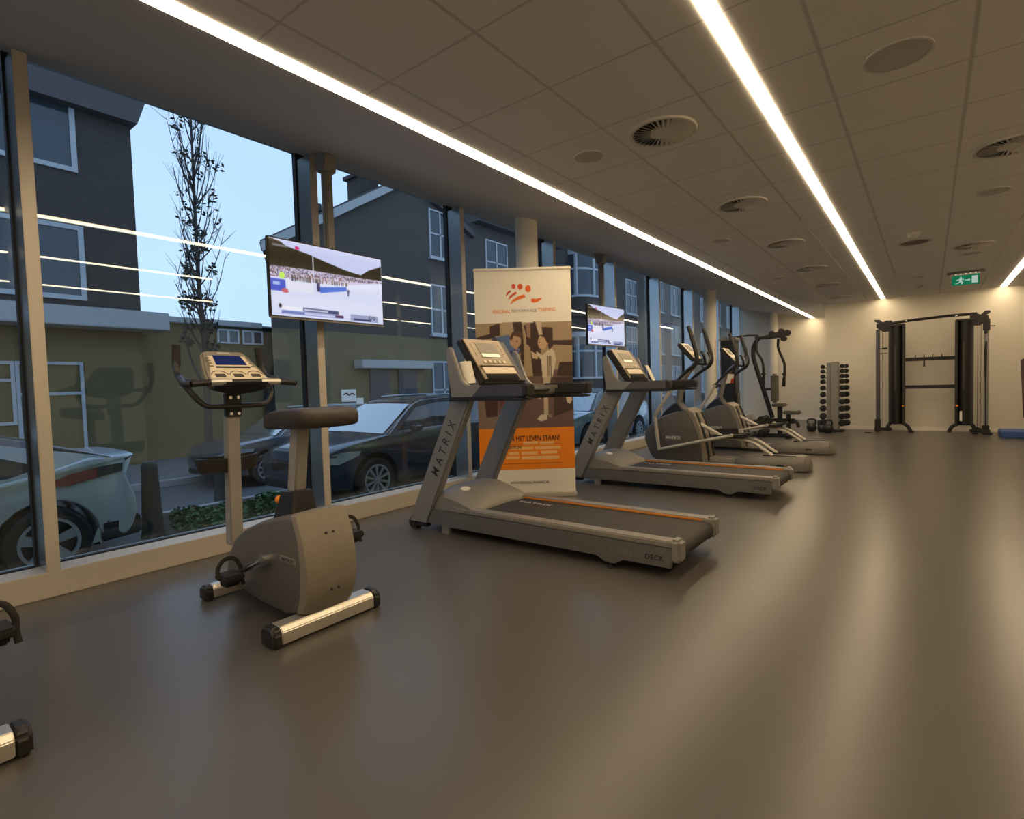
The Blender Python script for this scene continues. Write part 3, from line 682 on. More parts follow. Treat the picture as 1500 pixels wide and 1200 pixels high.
    # console housing: side wings, cup holders, under tray
    wing = [(-2.865, 1.085), (-2.895, 1.30), (-2.905, 1.44), (-2.885, 1.475), (-2.855, 1.465), (-2.81, 1.36), (-2.755, 1.225), (-2.70, 1.178), (-2.52, 1.172), (-2.60, 1.085)]
    for y0, y1 in ((N - 0.055, N - 0.015), (Fy + 0.015, Fy + 0.055)):
        b = MB(); b.prism(wing, y0, y1, bev=0.008); P('console_wing', b, 'silver')
    b = MB(); b.box(-2.87, -2.43, N - 0.03, Fy + 0.03, 1.09, 1.165, bev=0.012); P('console_tray', b, 'silver2')
    b = MB(); b.prism([(-2.87, 1.062), (-2.16, 1.062), (-2.14, 1.075), (-2.24, 1.09), (-2.87, 1.09)], N - 0.075, N + 0.02, bev=0.004)
    b.prism([(-2.87, 1.062), (-2.16, 1.062), (-2.14, 1.075), (-2.24, 1.09), (-2.87, 1.09)], Fy - 0.02, Fy + 0.075, bev=0.004)
    b.box(-2.86, -2.45, N + 0.01, Fy - 0.01, 1.062, 1.09, bev=0.004); P('under_tray', b, 'black')
    # tilted display head
    A = Vector((-2.655, 0, 1.205)); Bv = Vector((-2.895, 0, 1.555)); up_ = (Bv - A).normalized(); nn = Vector((up_.z, 0, -up_.x)); Lh = (Bv - A).length
    Mh = frame((A.x, 3.35, A.z), (0, 1, 0), up_)     # x across, y up the slope, z towards the runner
    def HB(x0, x1, y0, y1, z0, z1, m, name, parent, bev=0.004, **k):
        b = MB(); b.box(x0, x1, y0, y1, z0, z1, bev=bev, Mx=Mh); return P(name, b, m, parent, **k)
    hd = HB(-0.275, 0.275, -0.01, Lh, -0.065, 0.0, 'black', 'console_head', t, 0.014)
    HB(-0.262, 0.19, 0.012, Lh - 0.012, 0.0, 0.010, 'bronze', 'face_plate', hd, 0.004)
    HB(-0.15, 0.09, 0.225, 0.37, 0.010, 0.013, 'shell2', 'display', hd, 0.002)
    HB(-0.14, 0.08, 0.228, 0.262, 0.013, 0.015, 'lcdwarm', 'display_strip', hd, 0.001, label='pale lit strip of the display')
    HB(-0.225, 0.17, 0.062, 0.128, 0.010, 0.017, 'beige', 'reading_rack', hd, 0.003)
    HB(-0.225, 0.17, 0.012, 0.058, 0.010, 0.013, 'darkglass', 'reading_slot', hd, 0.002)
    b = MB(); b.box(-0.24, 0.19, 0.130, 0.142, 0.008, 0.026, bev=0.004, Mx=Mh); P('rack_lip', b, 'bronze', hd)
    for k in range(5):
        for sx in (-0.205, 0.14): HB(sx - 0.008, sx + 0.008, 0.24 + k * 0.027, 0.254 + k * 0.027, 0.010, 0.014, 'beige', 'key', hd, 0.002)
    for k in range(5): HB(-0.165 + k * 0.06, -0.13 + k * 0.06, 0.165, 0.195, 0.010, 0.015, 'beige', 'key', hd, 0.003)
    # arms
    for sy, y0, y1 in ((-1, N - 0.078, N + 0.02), (1, Fy - 0.02, Fy + 0.078)):
        out = (y0, y0 + 0.03) if sy < 0 else (y1 - 0.03, y1); inn = (y0 + 0.03, y1) if sy < 0 else (y0, y1 - 0.03)
        b = MB(); b.prism([(-2.64, 1.09), (-2.545, 1.175), (-2.165, 1.175), (-2.165, 1.09)], out[0], out[1], bev=0.006); b.box(-2.408, -2.402, out[0] - 0.001, out[1], 1.092, 1.173); a = P('arm_panel', b, 'armblue')
        b = MB(); b.prism([(-2.545, 1.09), (-2.545, 1.178), (-2.155, 1.178), (-2.13, 1.165), (-2.135, 1.10), (-2.165, 1.09)], inn[0], inn[1], bev=0.008, seg=3)
        b.box(-2.175, -2.13, y0 + 0.004, y1 - 0.004, 1.086, 1.176, bev=0.012, seg=3); P('handlebar', b, 'black')
        ci = (inn[1] - 0.006, inn[1] + 0.003) if sy < 0 else (inn[0] - 0.003, inn[0] + 0.006)
        b = MB(); b.box(-2.50, -2.40, ci[0], ci[1], 1.135, 1.168, bev=0.003); P('pulse_contact', b, 'chrome')
    b = MB(); b.tube([(-2.48, N + 0.01, 1.125), (-2.41, 3.2, 1.13), (-2.39, 3.35, 1.13), (-2.41, 3.5, 1.13), (-2.48, Fy - 0.01, 1.125)], 0.02); P('front_crossbar', b, 'black')
    return t
tm1 = make_treadmill('nearer treadmill with grey-blue arms, standing in front of the orange banner')
tm2 = dup(tm1, (-2.28, 3.35 + 2.45, 0), label='farther treadmill, just right of the banner and left of the cross trainers', swap={'slate_blue_plastic': M['armgrey']})
b = MB(); b.cyl((0, 0, 0), (-0.042, 0, 0.165), 0.047, n=22); b.sphere((-0.042, 0, 0.165), 0.047, sc=(1, 1, 0.25))
tag(obj('paper_roll', b, 'paper', loc=(-2.755, 3.025, 1.185)), 'white paper roll tucked into the cup holder of the nearer treadmill', 'paper roll')
b = MB(); b.prism([(0, 0), (0.012, 0), (-0.085, 0.2), (-0.10, 0.2)], 0, 0.08, bev=0.002)
tag(obj('folded_paper', b, 'paper', loc=(-2.62, 6.13, 1.168)), 'folded white paper stuck behind the console of the farther treadmill', 'paper')

# ------------------------------------------------------------------ upright exercise bike
def make_bike(label):
    O = (-2.8, 1.48, 0); cy = 1.48
    t = empty('exercise_bike', O, label, 'exercise bike', 'upright exercise bikes')
    def P(name, b, m, parent=t, **k): return obj(name, b, m, parent, off=O, **k)
    # stabilisers
    def stab(x, half, w, h, z0=0.012):
        prof = [(x - w / 2, z0), (x + w / 2, z0), (x + w / 2, z0 + h * 0.72), (x + w / 2 - 0.02, z0 + h), (x - w / 2 + 0.02, z0 + h), (x - w / 2, z0 + h * 0.72)]
        b = MB(); b.prism(prof, cy - half + 0.045, cy + half - 0.045, bev=0.004); s = P('stabiliser', b, 'alu')
        for sg in (-1, 1):
            a, c = sorted((cy + sg * (half - 0.05), cy + sg * half))
            pr = [(x - w / 2 - 0.004, 0.0), (x + w / 2 + 0.004, 0.0), (x + w / 2 + 0.004, z0 + h * 0.72), (x + w / 2 - 0.018, z0 + h + 0.004), (x - w / 2 + 0.018, z0 + h + 0.004), (x - w / 2 - 0.004, z0 + h * 0.72)]
            b = MB(); b.prism(pr, a, c, bev=0.012, seg=3); P('end_cap', b, 'black', s)
    stab(-2.375, 0.30, 0.115, 0.080); stab(-3.235, 0.225, 0.085, 0.070)
    b = MB(); b.box(-3.22, -2.40, cy - 0.04, cy + 0.04, 0.035, 0.09, bev=0.006); P('base_beam', b, 'black')
    # drive shroud
    prof = [(-3.235, 0.12), (-3.20, 0.235), (-3.10, 0.345), (-2.95, 0.425), (-2.75, 0.495), (-2.55, 0.545), (-2.40, 0.568), (-2.36, 0.57), (-2.315, 0.46), (-2.295, 0.36), (-2.29, 0.26), (-2.31, 0.17), (-2.345, 0.105), (-2.50, 0.062), (-2.75, 0.060), (-3.0, 0.072), (-3.19, 0.085)]
    yf = lambda x, z: min(1.0, 0.66 + 0.34 * (x + 3.23) / 0.6)
    b = MB(); b.slabs(prof, [-0.142, -0.134, -0.115, -0.07, 0, 0.07, 0.115, 0.134, 0.142], [0.035, 0.014, 0.002, -0.004, -0.008, -0.004, 0.002, 0.014, 0.035], yfun=yf)
    bmesh.ops.translate(b.bm, vec=(0, cy, 0), verts=b.bm.verts); sh = P('drive_shroud', b, 'shell', smooth=28)
    prof2 = [(-2.42, 0.576), (-2.36, 0.582), (-2.305, 0.465), (-2.283, 0.365), (-2.278, 0.26), (-2.30, 0.165), (-2.345, 0.096), (-2.40, 0.084), (-2.375, 0.20), (-2.365, 0.30), (-2.38, 0.45)]  # cap over the shroud's own rear face, its lit tone put into a lighter colour
    b = MB(); b.slabs(prof2, [-0.1435, -0.137, -0.115, -0.07, 0, 0.07, 0.115, 0.137, 0.1435], [0.030, 0.012, 0.002, -0.002, -0.006, -0.002, 0.002, 0.012, 0.030]); bmesh.ops.translate(b.bm, vec=(0, cy, 0), verts=b.bm.verts); rc = P('rear_face', b, 'shell2', smooth=28)
    for y in (-0.02, 0.02):
        for x, z in ((-2.318, 0.478), (-2.292, 0.205)):
            b = MB(); b.sphere((x + 0.016, cy + y, z), 0.007, n=8); P('screw', b, 'ink', rc)
    b = MB(); b.box(-2.52, -2.37, cy - 0.1455, cy - 0.139, 0.335, 0.368, bev=0.003); nb = P('name_badge', b, 'silver2', sh)
    P('badge_lettering', text_mb('MATRIX', 0.024, 0.0004, frame((-2.445, cy - 0.146, 0.351), (1, 0, 0), (0, 0, 1)), bold=0.0004, spacing=1.2), 'ink', nb)
    # seat post, collar and saddle
    b = MB(); b.loft([[Vector((x + a * hx, cy + c * hy, z + 0.05 * a * hx)) for a, c in ((-1, -0.85), (-0.85, -1), (0.85, -1), (1, -0.85), (1, 0.85), (0.85, 1), (-0.85, 1), (-1, 0.85))] for x, z, hx, hy in ((-2.605, 0.48, 0.108, 0.085), (-2.585, 0.655, 0.068, 0.052), (-2.585, 0.660, 0.058, 0.044))]); P('post_collar', b, 'black')
    b = MB(); b.prism([(-2.635, 0.60), (-2.555, 0.61), (-2.485, 0.985), (-2.565, 0.985)], cy - 0.032, cy + 0.032, bev=0.008, seg=3); P('seat_post', b, 'mast')
    b = MB(); b.sphere((-2.675, cy - 0.045, 0.605), 0.024); b.cyl((-2.66, cy - 0.04, 0.605), (-2.60, cy - 0.01, 0.605), 0.008); P('adjuster_knob', b, 'orangeknob', label='orange adjuster knob')
    rings = []
    for x, hw, zt, zb in ((-2.80, 0.040, 1.030, 0.982), (-2.79, 0.052, 1.050, 0.970), (-2.72, 0.062, 1.070, 0.970), (-2.60, 0.078, 1.082, 0.975), (-2.48, 0.115, 1.088, 0.98), (-2.36, 0.145, 1.094, 0.985), (-2.27, 0.15, 1.092, 0.99), (-2.225, 0.138, 1.08, 0.995), (-2.21, 0.115, 1.062, 1.01)):
        ring = []
        for k in range(24):
            a = 2 * PI * k / 24; ca, sa = math.cos(a), math.sin(a)
            y = hw * math.copysign(abs(ca) ** 0.4, ca); zm = (zt + zb) / 2; z = zm + (zt - zb) / 2 * math.copysign(abs(sa) ** 0.4, sa) - (0.008 * (1 - abs(ca)) if sa > 0 else 0)
            ring.append(Vector((x, cy + y, z)))
        rings.append(ring)
    b = MB(); b.loft(rings); P('saddle', b, 'seat', smooth=60)
    # console mast
    b = MB(); b.prism([(-3.345, 0.26), (-3.27, 0.26), (-3.235, 1.17), (-3.29, 1.17)], cy - 0.037, cy + 0.037, bev=0.006, seg=3); P('mast', b, 'mast')
    b = MB(); b.box(-3.262, -3.222, cy - 0.045, cy + 0.045, 1.03, 1.17, bev=0.006); pl = P('clamp_plate', b, 'black')
    for y in (-0.022, 0.022):
        for z in (1.05, 1.145):
            b = MB(); b.cyl((-3.222, cy + y, z), (-3.214, cy + y, z), 0.0095, n=10); P('bolt', b, 'chrome', pl)
    b = MB(); b.cyl((-3.272, cy, 0.74), (-3.262, cy, 0.74), 0.007, n=8); b.cyl((-3.270, cy, 0.775), (-3.260, cy, 0.775), 0.007, n=8); P('bolt', b, 'chrome')
    # bottle holder: a shallow ring on both sides of the mast
    rings = []
    for rr, z in ((0.98, 0.70), (1.04, 0.78), (0.96, 0.785), (0.90, 0.71)):
        rings.append([Vector((-3.335 + 0.075 * rr * math.cos(2 * PI * k / 36), cy - 0.005 + 0.175 * rr * math.sin(2 * PI * k / 36), z + 0.012 * abs(math.sin(2 * PI * k / 36)))) for k in range(36)])
    b = MB(); b.loft(rings, cap=False); b.loft([[Vector((-3.335 + 0.073 * q * math.cos(2 * PI * k / 36), cy - 0.005 + 0.172 * q * math.sin(2 * PI * k / 36), 0.705)) for k in range(36)] for q in (1.0, 0.02)], cap=False); P('accessory_tray', b, 'black')
    # handlebars
    for sg in (-1, 1):
        b = MB(); b.tube([(-3.375, cy + sg * 0.235, 1.445), (-3.37, cy + sg * 0.243, 1.36), (-3.34, cy + sg * 0.25, 1.285), (-3.26, cy + sg * 0.248, 1.245), (-3.16, cy + sg * 0.235, 1.235)], [0.019, 0.019, 0.017, 0.015, 0.015]); hb = P('handlebar', b, 'black')
        b = MB(); b.tube([(-3.377, cy + sg * 0.235, 1.452), (-3.375, cy + sg * 0.238, 1.40), (-3.369, cy + sg * 0.243, 1.33)], 0.0225); P('grip', b, 'rubber', hb)
        b = MB(); b.tube([(-3.30, cy + sg * 0.25, 1.258), (-3.18, cy + sg * 0.27, 1.238), (-3.09, cy + sg * 0.31, 1.222), (-3.07, cy + sg * 0.22, 1.225), (-3.065, cy + sg * 0.10, 1.226), (-3.065, cy, 1.226)] if False else [(-3.32, cy + sg * 0.25, 1.27), (-3.20, cy + sg * 0.285, 1.245), (-3.10, cy + sg * 0.31, 1.224), (-3.06, cy + sg * 0.29, 1.222)], [0.014, 0.017, 0.018, 0.018]); hn = P('rear_grip', b, 'black', hb)
        b = MB(); b.tube([(-3.062, cy + sg * 0.195, 1.231), (-3.066, cy + sg * 0.085, 1.233)], 0.0205, smooth=False); P('pulse_contact', b, 'alu', hn)
        b = MB(); b.tube([(-3.30, cy + sg * 0.247, 1.25), (-3.22, cy + sg * 0.225, 1.17), (-3.19, cy + sg * 0.175, 1.105), (-3.19, cy + sg * 0.1, 1.095), (-3.19, cy, 1.095)], 0.016); P('lower_loop', b, 'black', hb)
    b = MB(); b.tube([(-3.06, cy - 0.29, 1.222), (-3.06, cy - 0.2, 1.229), (-3.065, cy, 1.231), (-3.06, cy + 0.2, 1.229), (-3.06, cy + 0.29, 1.222)], 0.0175); P('front_bar', b, 'black')
    # console
    A = Vector((-3.105, 0, 1.235)); Bv = Vector((-3.335, 0, 1.425)); up_ = (Bv - A).normalized(); Lh = (Bv - A).length
    Mh = frame((A.x, cy - 0.005, A.z), (0, 1, 0), up_)
    def tap(pts, z0, z1, m, name, parent, bev=0.004, **k):
        b = MB(); b.prism(pts, z0, z1, axis='z', bev=bev, Mx=Mh); return P(name, b, m, parent, **k)
    hd = tap([(-0.185, -0.012), (0.185, -0.012), (0.165, 0.12), (0.128, Lh - 0.02), (0.10, Lh), (-0.10, Lh), (-0.128, Lh - 0.02), (-0.165, 0.12)], -0.05, 0.0, 'shell2', 'console', t, 0.012)
    rings = []
    for q, hw, hx, z in ((0, 0.188, 0.075, 1.236), (1, 0.180, 0.07, 1.215), (2, 0.14, 0.055, 1.185), (3, 0.07, 0.035, 1.168), (4, 0.01, 0.01, 1.163)):
        rings.append([Vector((-3.145 + hx * math.cos(2 * PI * k / 28), cy - 0.005 + hw * math.sin(2 * PI * k / 28), z)) for k in range(28)])
    b = MB(); b.loft(rings); P('console_belly', b, 'black', hd, smooth=60)
    tap([(-0.168, 0.0), (0.168, 0.0), (0.14, 0.10), (0.122, 0.155), (0.108, Lh - 0.06), (-0.108, Lh - 0.06), (-0.122, 0.155), (-0.14, 0.10)], 0.0, 0.006, 'beige', 'face_plate', hd, 0.003)
    tap([(-0.088, 0.148), (0.088, 0.148), (0.079, 0.238), (-0.079, 0.238)], 0.006, 0.009, 'lcd', 'display', hd, 0.001, label='dark blue display')
    tap([(-0.098, 0.120), (0.098, 0.120), (0.096, 0.132), (-0.096, 0.132)], 0.006, 0.010, 'black', 'display_lip', hd, 0.001)
    for x in (-0.1, 0, 0.1):
        b = MB(); b.box(x - 0.028, x + 0.028, 0.035, 0.062, 0.006, 0.0085, bev=0.001, seg=1, Mx=Mh); P('readout', b, 'seat', hd)
        b = MB(); b.tube([Mh @ Vector((x - 0.046, 0.055, 0.006)), Mh @ Vector((x - 0.03, 0.08, 0.007)), Mh @ Vector((x, 0.09, 0.007)), Mh @ Vector((x + 0.03, 0.08, 0.007)), Mh @ Vector((x + 0.046, 0.055, 0.006))], 0.003, n=6); P('readout_arc', b, 'shell2', hd)
    for k in range(4):
        for sg in (-1, 1):
            b = MB(); b.box(sg * (0.118 - k * 0.0005) - 0.012, sg * (0.118 - k * 0.0005) + 0.012, 0.13 + k * 0.027, 0.142 + k * 0.027, 0.006, 0.0085, bev=0.001, seg=1, Mx=Mh); P('key', b, 'shell2', hd)
    P('console_lettering', text_mb('MATRIX', 0.02, 0.0006, Mh @ Matrix.Translation((0, Lh - 0.027, 0.0008)), bold=0.0004), 'whitetext', hd)
    # cranks and pedals
    hub = Vector((-2.66, cy, 0.318)); dv = Vector((-0.172, 0, -0.078))
    for sg in (-1, 1):
        h0 = hub + Vector((0, sg * 0.15, 0)); e = h0 + (dv if sg < 0 else -dv) + Vector((0, sg * 0.02, 0))
        b = MB(); b.tube([h0, h0 + (e - h0) * 0.4, e], [0.024, 0.017, 0.014], smooth=False, flat=(0.6, 1)); b.cyl(h0 - Vector((0, sg * 0.03, 0)), h0 + Vector((0, sg * 0.016, 0)), 0.028); ck = P('crank', b, 'chrome')
        pc = e + Vector((0, sg * 0.075, -0.01))
        b = MB(); b.box(pc.x - 0.065, pc.x + 0.06, pc.y - 0.05, pc.y + 0.05, pc.z - 0.022, pc.z + 0.012, bev=0.008); b.cyl(e, e + Vector((0, sg * 0.06, 0)), 0.009)
        b.prism([(pc.x - 0.05, pc.z - 0.02), (pc.x + 0.05, pc.z - 0.02), (pc.x + 0.03, pc.z - 0.05), (pc.x - 0.04, pc.z - 0.055)], pc.y - 0.035, pc.y + 0.035, bev=0.008); pd = P('pedal', b, 'rubber', ck)
        b = MB(); b.tube([(pc.x, pc.y - 0.052, pc.z), (pc.x - 0.01, pc.y - 0.055, pc.z + 0.045), (pc.x - 0.015, pc.y - 0.02, pc.z + 0.085), (pc.x - 0.015, pc.y + 0.03, pc.z + 0.08), (pc.x - 0.005, pc.y + 0.056, pc.z + 0.03), (pc.x, pc.y + 0.056, pc.z - 0.02), (pc.x + 0.01, pc.y + 0.06, pc.z - 0.06)], 0.011, flat=(1.0, 0.35)); P('strap', b, 'rubber', pd)
    return t
bike1 = make_bike('whole upright exercise bike with blue display, standing by the window at left')
bike2 = dup(bike1, (-2.80, 0.065, 0), label='exercise bike mostly out of frame, its foot showing at the lower left edge')

# ------------------------------------------------------------------ cross trainer
def make_elliptical(label):
    O = (-2.2, 7.48, 0); cy = 7.48
    t = empty('cross_trainer', O, label, 'cross trainer', 'elliptical cross trainers')
    def P(name, b, m, parent=t, **k): return obj(name, b, m, parent, off=O, **k)
    # rear base
    rings = []
    for x, hw, z1, rr in ((-2.02, 0.17, 0.115, 0.02), (-1.90, 0.20, 0.150, 0.03), (-1.72, 0.213, 0.172, 0.035), (-1.30, 0.215, 0.185, 0.04), (-1.20, 0.195, 0.178, 0.05), (-1.155, 0.15, 0.135, 0.05), (-1.145, 0.12, 0.10, 0.04)):
        rings.append([Vector((x, cy + y, z)) for y, z in ((-hw, 0.012), (-hw - 0.004, z1 * 0.45), (-hw + 0.012, z1 * 0.72), (-hw + rr + 0.025, z1), (hw - rr - 0.025, z1), (hw - 0.012, z1 * 0.72), (hw + 0.004, z1 * 0.45), (hw, 0.012))])
    b = MB(); b.loft(rings); bs = P('rear_base', b, 'ebase', smooth=30)
    b = MB(); b.lathe([(0.001, 0), (0.025, 0), (0.02, 0.004), (0.001, 0.005)], center=(-1.163, cy + 0.02, 0.115), axis='x', n=18); P('badge', b, 'alu', bs)
    b = MB(); b.box(-1.5, -1.41, cy - 0.2225, cy - 0.21, 0.06, 0.085, bev=0.004); P('vent_slot', b, 'ink', bs)
    for y in (-0.11, 0.11):
        b = MB(); b.box(-1.68, -1.29, cy + y - 0.02, cy + y + 0.02, 0.176, 0.190, bev=0.004); P('roller_slot', b, 'ink', bs)
    b = MB(); b.box(-2.95, -1.25, cy - 0.16, cy + 0.16, 0.0, 0.03, bev=0.006); P('base_pad', b, 'black')
    for y in (-0.09, 0.09):
        b = MB(); b.box(-2.6, -1.85, cy + y - 0.035, cy + y + 0.035, 0.05, 0.115, bev=0.01); P('floor_beam', b, 'alu')
    # flywheel shroud
    prof = [(-3.27, 0.34), (-3.265, 0.45), (-3.16, 0.58), (-3.0, 0.675), (-2.8, 0.742), (-2.64, 0.76), (-2.57, 0.70), (-2.48, 0.52), (-2.425, 0.30), (-2.40, 0.10), (-2.45, 0.04), (-3.05, 0.03), (-3.16, 0.08), (-3.22, 0.20)]
    b = MB(); b.slabs(prof, [-0.19, -0.18, -0.155, -0.1, 0, 0.1, 0.155, 0.18, 0.19], [0.05, 0.02, 0.004, 0, 0, 0, 0.004, 0.02, 0.05]); bmesh.ops.translate(b.bm, vec=(0, cy, 0), verts=b.bm.verts); sh = P('flywheel_shroud', b, 'shell', smooth=28)
    P('shroud_lettering', text_mb('MATRIX', 0.062, 0.0006, frame((-2.83, cy - 0.1915, 0.375), (1, 0, 0.0), (0, 0, 1)), bold=0.001, sx=0.95), 'whitetext', sh)
    # rear cover with the two crank slots
    prof2 = [(-2.70, 0.772), (-2.63, 0.79), (-2.53, 0.73), (-2.45, 0.53), (-2.39, 0.30), (-2.355, 0.05), (-2.43, 0.04), (-2.46, 0.30), (-2.53, 0.52), (-2.62, 0.70)]
    b = MB(); b.slabs(prof2, [-0.195, -0.185, -0.14, 0, 0.14, 0.185, 0.195], [0.016, 0.005, 0, 0, 0, 0.005, 0.016]); bmesh.ops.translate(b.bm, vec=(0, cy, 0), verts=b.bm.verts); rc = P('rear_face', b, 'shell2', smooth=28)
    for sg in (-1, 1):
        y0 = cy + sg * 0.115
        b = MB(); b.prism([(-2.58, 0.735), (-2.515, 0.725), (-2.436, 0.535), (-2.376, 0.30), (-2.344, 0.07), (-2.37, 0.07), (-2.41, 0.30), (-2.47, 0.52), (-2.54, 0.68)], y0 - 0.032, y0 + 0.032, bev=0.004); P('crank_slot', b, 'ink', rc)
    b = MB(); b.slabs([(-3.06, 0.64), (-2.70, 0.74), (-2.735, 0.80), (-2.79, 0.875), (-2.87, 0.845), (-2.98, 0.75)], [-0.12, -0.10, 0.10, 0.12], [0.02, 0, 0, 0.02]); bmesh.ops.translate(b.bm, vec=(0, cy, 0), verts=b.bm.verts); P('mast_collar', b, 'navy')
    # mast
    rings = []
    for (x, z, w, d_) in ((-2.84, 0.80, 0.05, 0.055), (-2.80, 0.93, 0.05, 0.055), (-2.77, 1.08, 0.05, 0.055), (-2.73, 1.20, 0.055, 0.065), (-2.64, 1.32, 0.06, 0.07), (-2.55, 1.42, 0.06, 0.06)):
        rings.append([Vector((x + d_ * math.cos(2 * PI * k / 16) * 0.9, cy + w * math.sin(2 * PI * k / 16), z + 0.25 * d_ * math.cos(2 * PI * k / 16))) for k in range(16)])
    b = MB(); b.loft(rings); P('mast', b, 'silver', smooth=60)
    b = MB(); b.cyl((-2.80, cy - 0.24, 1.075), (-2.80, cy + 0.24, 1.075), 0.026, n=18); b.cyl((-2.80, cy - 0.27, 1.075), (-2.80, cy - 0.225, 1.075), 0.040, n=20); b.cyl((-2.80, cy + 0.225, 1.075), (-2.80, cy + 0.27, 1.075), 0.040, n=20); P('pivot_axle', b, 'black')
    # console
    A = Vector((-2.52, 0, 1.46)); Bv = Vector((-2.73, 0, 1.70)); up_ = (Bv - A).normalized(); Lh = (Bv - A).length; Mh = frame((A.x, cy, A.z), (0, 1, 0), up_)
    b = MB(); b.box(-0.17, 0.17, -0.01, Lh, -0.055, 0, bev=0.015, Mx=Mh); hd = P('console', b, 'black')
    b = MB(); b.box(-0.15, 0.15, 0.01, Lh - 0.02, 0, 0.008, bev=0.003, Mx=Mh); P('face_plate', b, 'beige', hd)
    b = MB(); b.box(-0.09, 0.09, 0.15, 0.27, 0.008, 0.011, bev=0.001, Mx=Mh); P('display', b, 'shell', hd)
    for k in range(5):
        b = MB(); b.box(-0.12 + k * 0.052, -0.085 + k * 0.052, 0.05, 0.08, 0.008, 0.012, bev=0.002, seg=1, Mx=Mh); P('key', b, 'shell2', hd)
    b = MB(); b.tube([(-2.44, cy - 0.13, 1.56), (-2.40, cy - 0.12, 1.47), (-2.42, cy, 1.385), (-2.40, cy + 0.12, 1.47), (-2.44, cy + 0.13, 1.56)], 0.016); b.cyl((-2.42, cy, 1.385), (-2.53, cy, 1.40), 0.018); P('fixed_handlebar', b, 'black')
    # swing arms, links, pedals
    for sg in (-1, 1):
        y = cy + sg * 0.26; dx = 0.0 if sg < 0 else 0.03
        b = MB(); b.tube([(-2.80, y, 1.09), (-2.70, y, 1.20), (-2.58 + dx, y - sg * 0.0, 1.31), (-2.49 + dx, y, 1.375), (-2.455 + dx, y, 1.47), (-2.50 + dx, y, 1.68), (-2.565 + dx, y, 1.905)], [0.019, 0.020, 0.024, 0.028, 0.029, 0.030, 0.024]); sw = P('swing_handle', b, 'black')
        b = MB(); b.tube([(-2.80, y, 1.09), (-2.90, y, 0.93), (-3.05, y, 0.70), (-3.055, y, 0.62), (-3.02, y, 0.30), (-3.01, y, 0.215)], 0.025, sub=4); P('swing_tube', b, 'tube', sw)
        b = MB(); b.tube([(-3.01, y, 0.21), (-2.5, y, 0.33), (-2.02, y - sg * 0.02, 0.435)], 0.021, smooth=False); b.sphere((-3.01, y, 0.21), 0.022, n=12); b.cyl((-2.03, y - sg * 0.05, 0.435), (-2.03, y + sg * 0.02, 0.435), 0.022); lk = P('link_bar', b, 'tube', sw)
        yp = cy + sg * 0.135; k = 0.0 if sg < 0 else 0.09
        b = MB(); b.tube([(-2.60 + k, cy + sg * 0.115, 0.64 - k * 2.2), (-2.17, yp, 0.405 - k * 0.2)], 0.025, smooth=False); ar = P('crank_arm', b, 'tube')
        b = MB(); b.tube([(-2.17, yp, 0.40 - k * 0.2), (-1.98, yp, 0.385), (-1.80, yp, 0.345), (-1.66, yp, 0.255), (-1.56, yp, 0.186)], 0.021, sub=4); P('pedal_rail', b, 'tube')
        b = MB(); b.prism([(-2.30, 0.425), (-1.90, 0.445), (-1.80, 0.475), (-1.79, 0.45), (-1.88, 0.40), (-2.25, 0.385)], yp - 0.085, yp + 0.085, bev=0.012); pd = P('footplate', b, 'black', ar)
        b = MB(); b.box(-2.27, -2.02, yp - 0.078, yp - 0.070, 0.42, 0.50, bev=0.003) if sg > 0 else b.box(-2.27, -2.02, yp + 0.070, yp + 0.078, 0.42, 0.50, bev=0.003); P('footplate_rim', b, 'black', pd)
    return t
el1 = make_elliptical('nearer grey cross trainer with upright swing handles, just behind the farther treadmill')
el2 = dup(el1, (-2.17, 9.29, 0), label='farther grey cross trainer in front of the multi gym')
b = MB(); b.prism([(0, 0), (0.05, -0.02), (0.075, 0.10), (0.035, 0.145), (-0.01, 0.13)], -0.03, 0.03, bev=0.008)
t = empty('hanging_towel', (-2.575, 9.07, 1.10), 'small white and red towel hanging on the farther cross trainer', 'towel')
b = MB(); b.prism([(-0.04, 0.0), (0.06, 0.015), (0.085, 0.15), (0.0, 0.16)], -0.02, 0.02, bev=0.006); obj('cloth', b, 'cloth', t)
b = MB(); b.prism([(0.03, 0.003), (0.068, 0.008), (0.082, 0.085), (0.05, 0.08)], -0.024, 0.024, bev=0.004); obj('red_band', b, 'redcloth', t)
# ------------------------------------------------------------------ multi gym
O = (-2.6, 11.6, 0); Y = 11.6
t = empty('multi_gym', O, 'black multi gym with overhead pulley beam and padded seat, behind the cross trainers', 'multi gym')
def P(name, b, m, parent=t, **k): return obj(name, b, m, parent, off=O, **k)
b = MB(); b.box(-3.40, -3.12, Y - 0.16, Y + 0.16, 0.03, 1.98, bev=0.02); tw = P('weight_tower', b, 'steel')
b = MB()
for k in range(12): b.box(-3.11, -3.085, Y - 0.09, Y + 0.09, 0.30 + k * 0.05, 0.342 + k * 0.05, bev=0.004)
P('weight_plates', b, 'shell', tw)
b = MB(); b.box(-3.43, -3.09, Y - 0.18, Y + 0.18, 1.97, 2.03, bev=0.015); P('tower_cap', b, 'shell2', tw)
b = MB(); b.tube([(-3.26, Y, 2.03), (-2.9, Y, 2.05), (-2.7, Y, 2.035)], 0.017); P('tie_bar', b, 'steel')
b = MB(); b.tube([(-2.455, Y, 0.38), (-2.62, Y, 0.95), (-2.755, Y, 1.42), (-2.80, Y, 1.62), (-2.79, Y, 1.82), (-2.70, Y, 1.985)], 0.042, n=12); P('main_post', b, 'steel')
b = MB(); b.prism([(-2.74, 1.98), (-2.45, 2.055), (-2.24, 2.105), (-2.17, 2.06), (-2.12, 1.99), (-2.26, 1.975), (-2.70, 1.955)], Y - 0.04, Y + 0.04, bev=0.01); P('overhead_beam', b, 'steel')
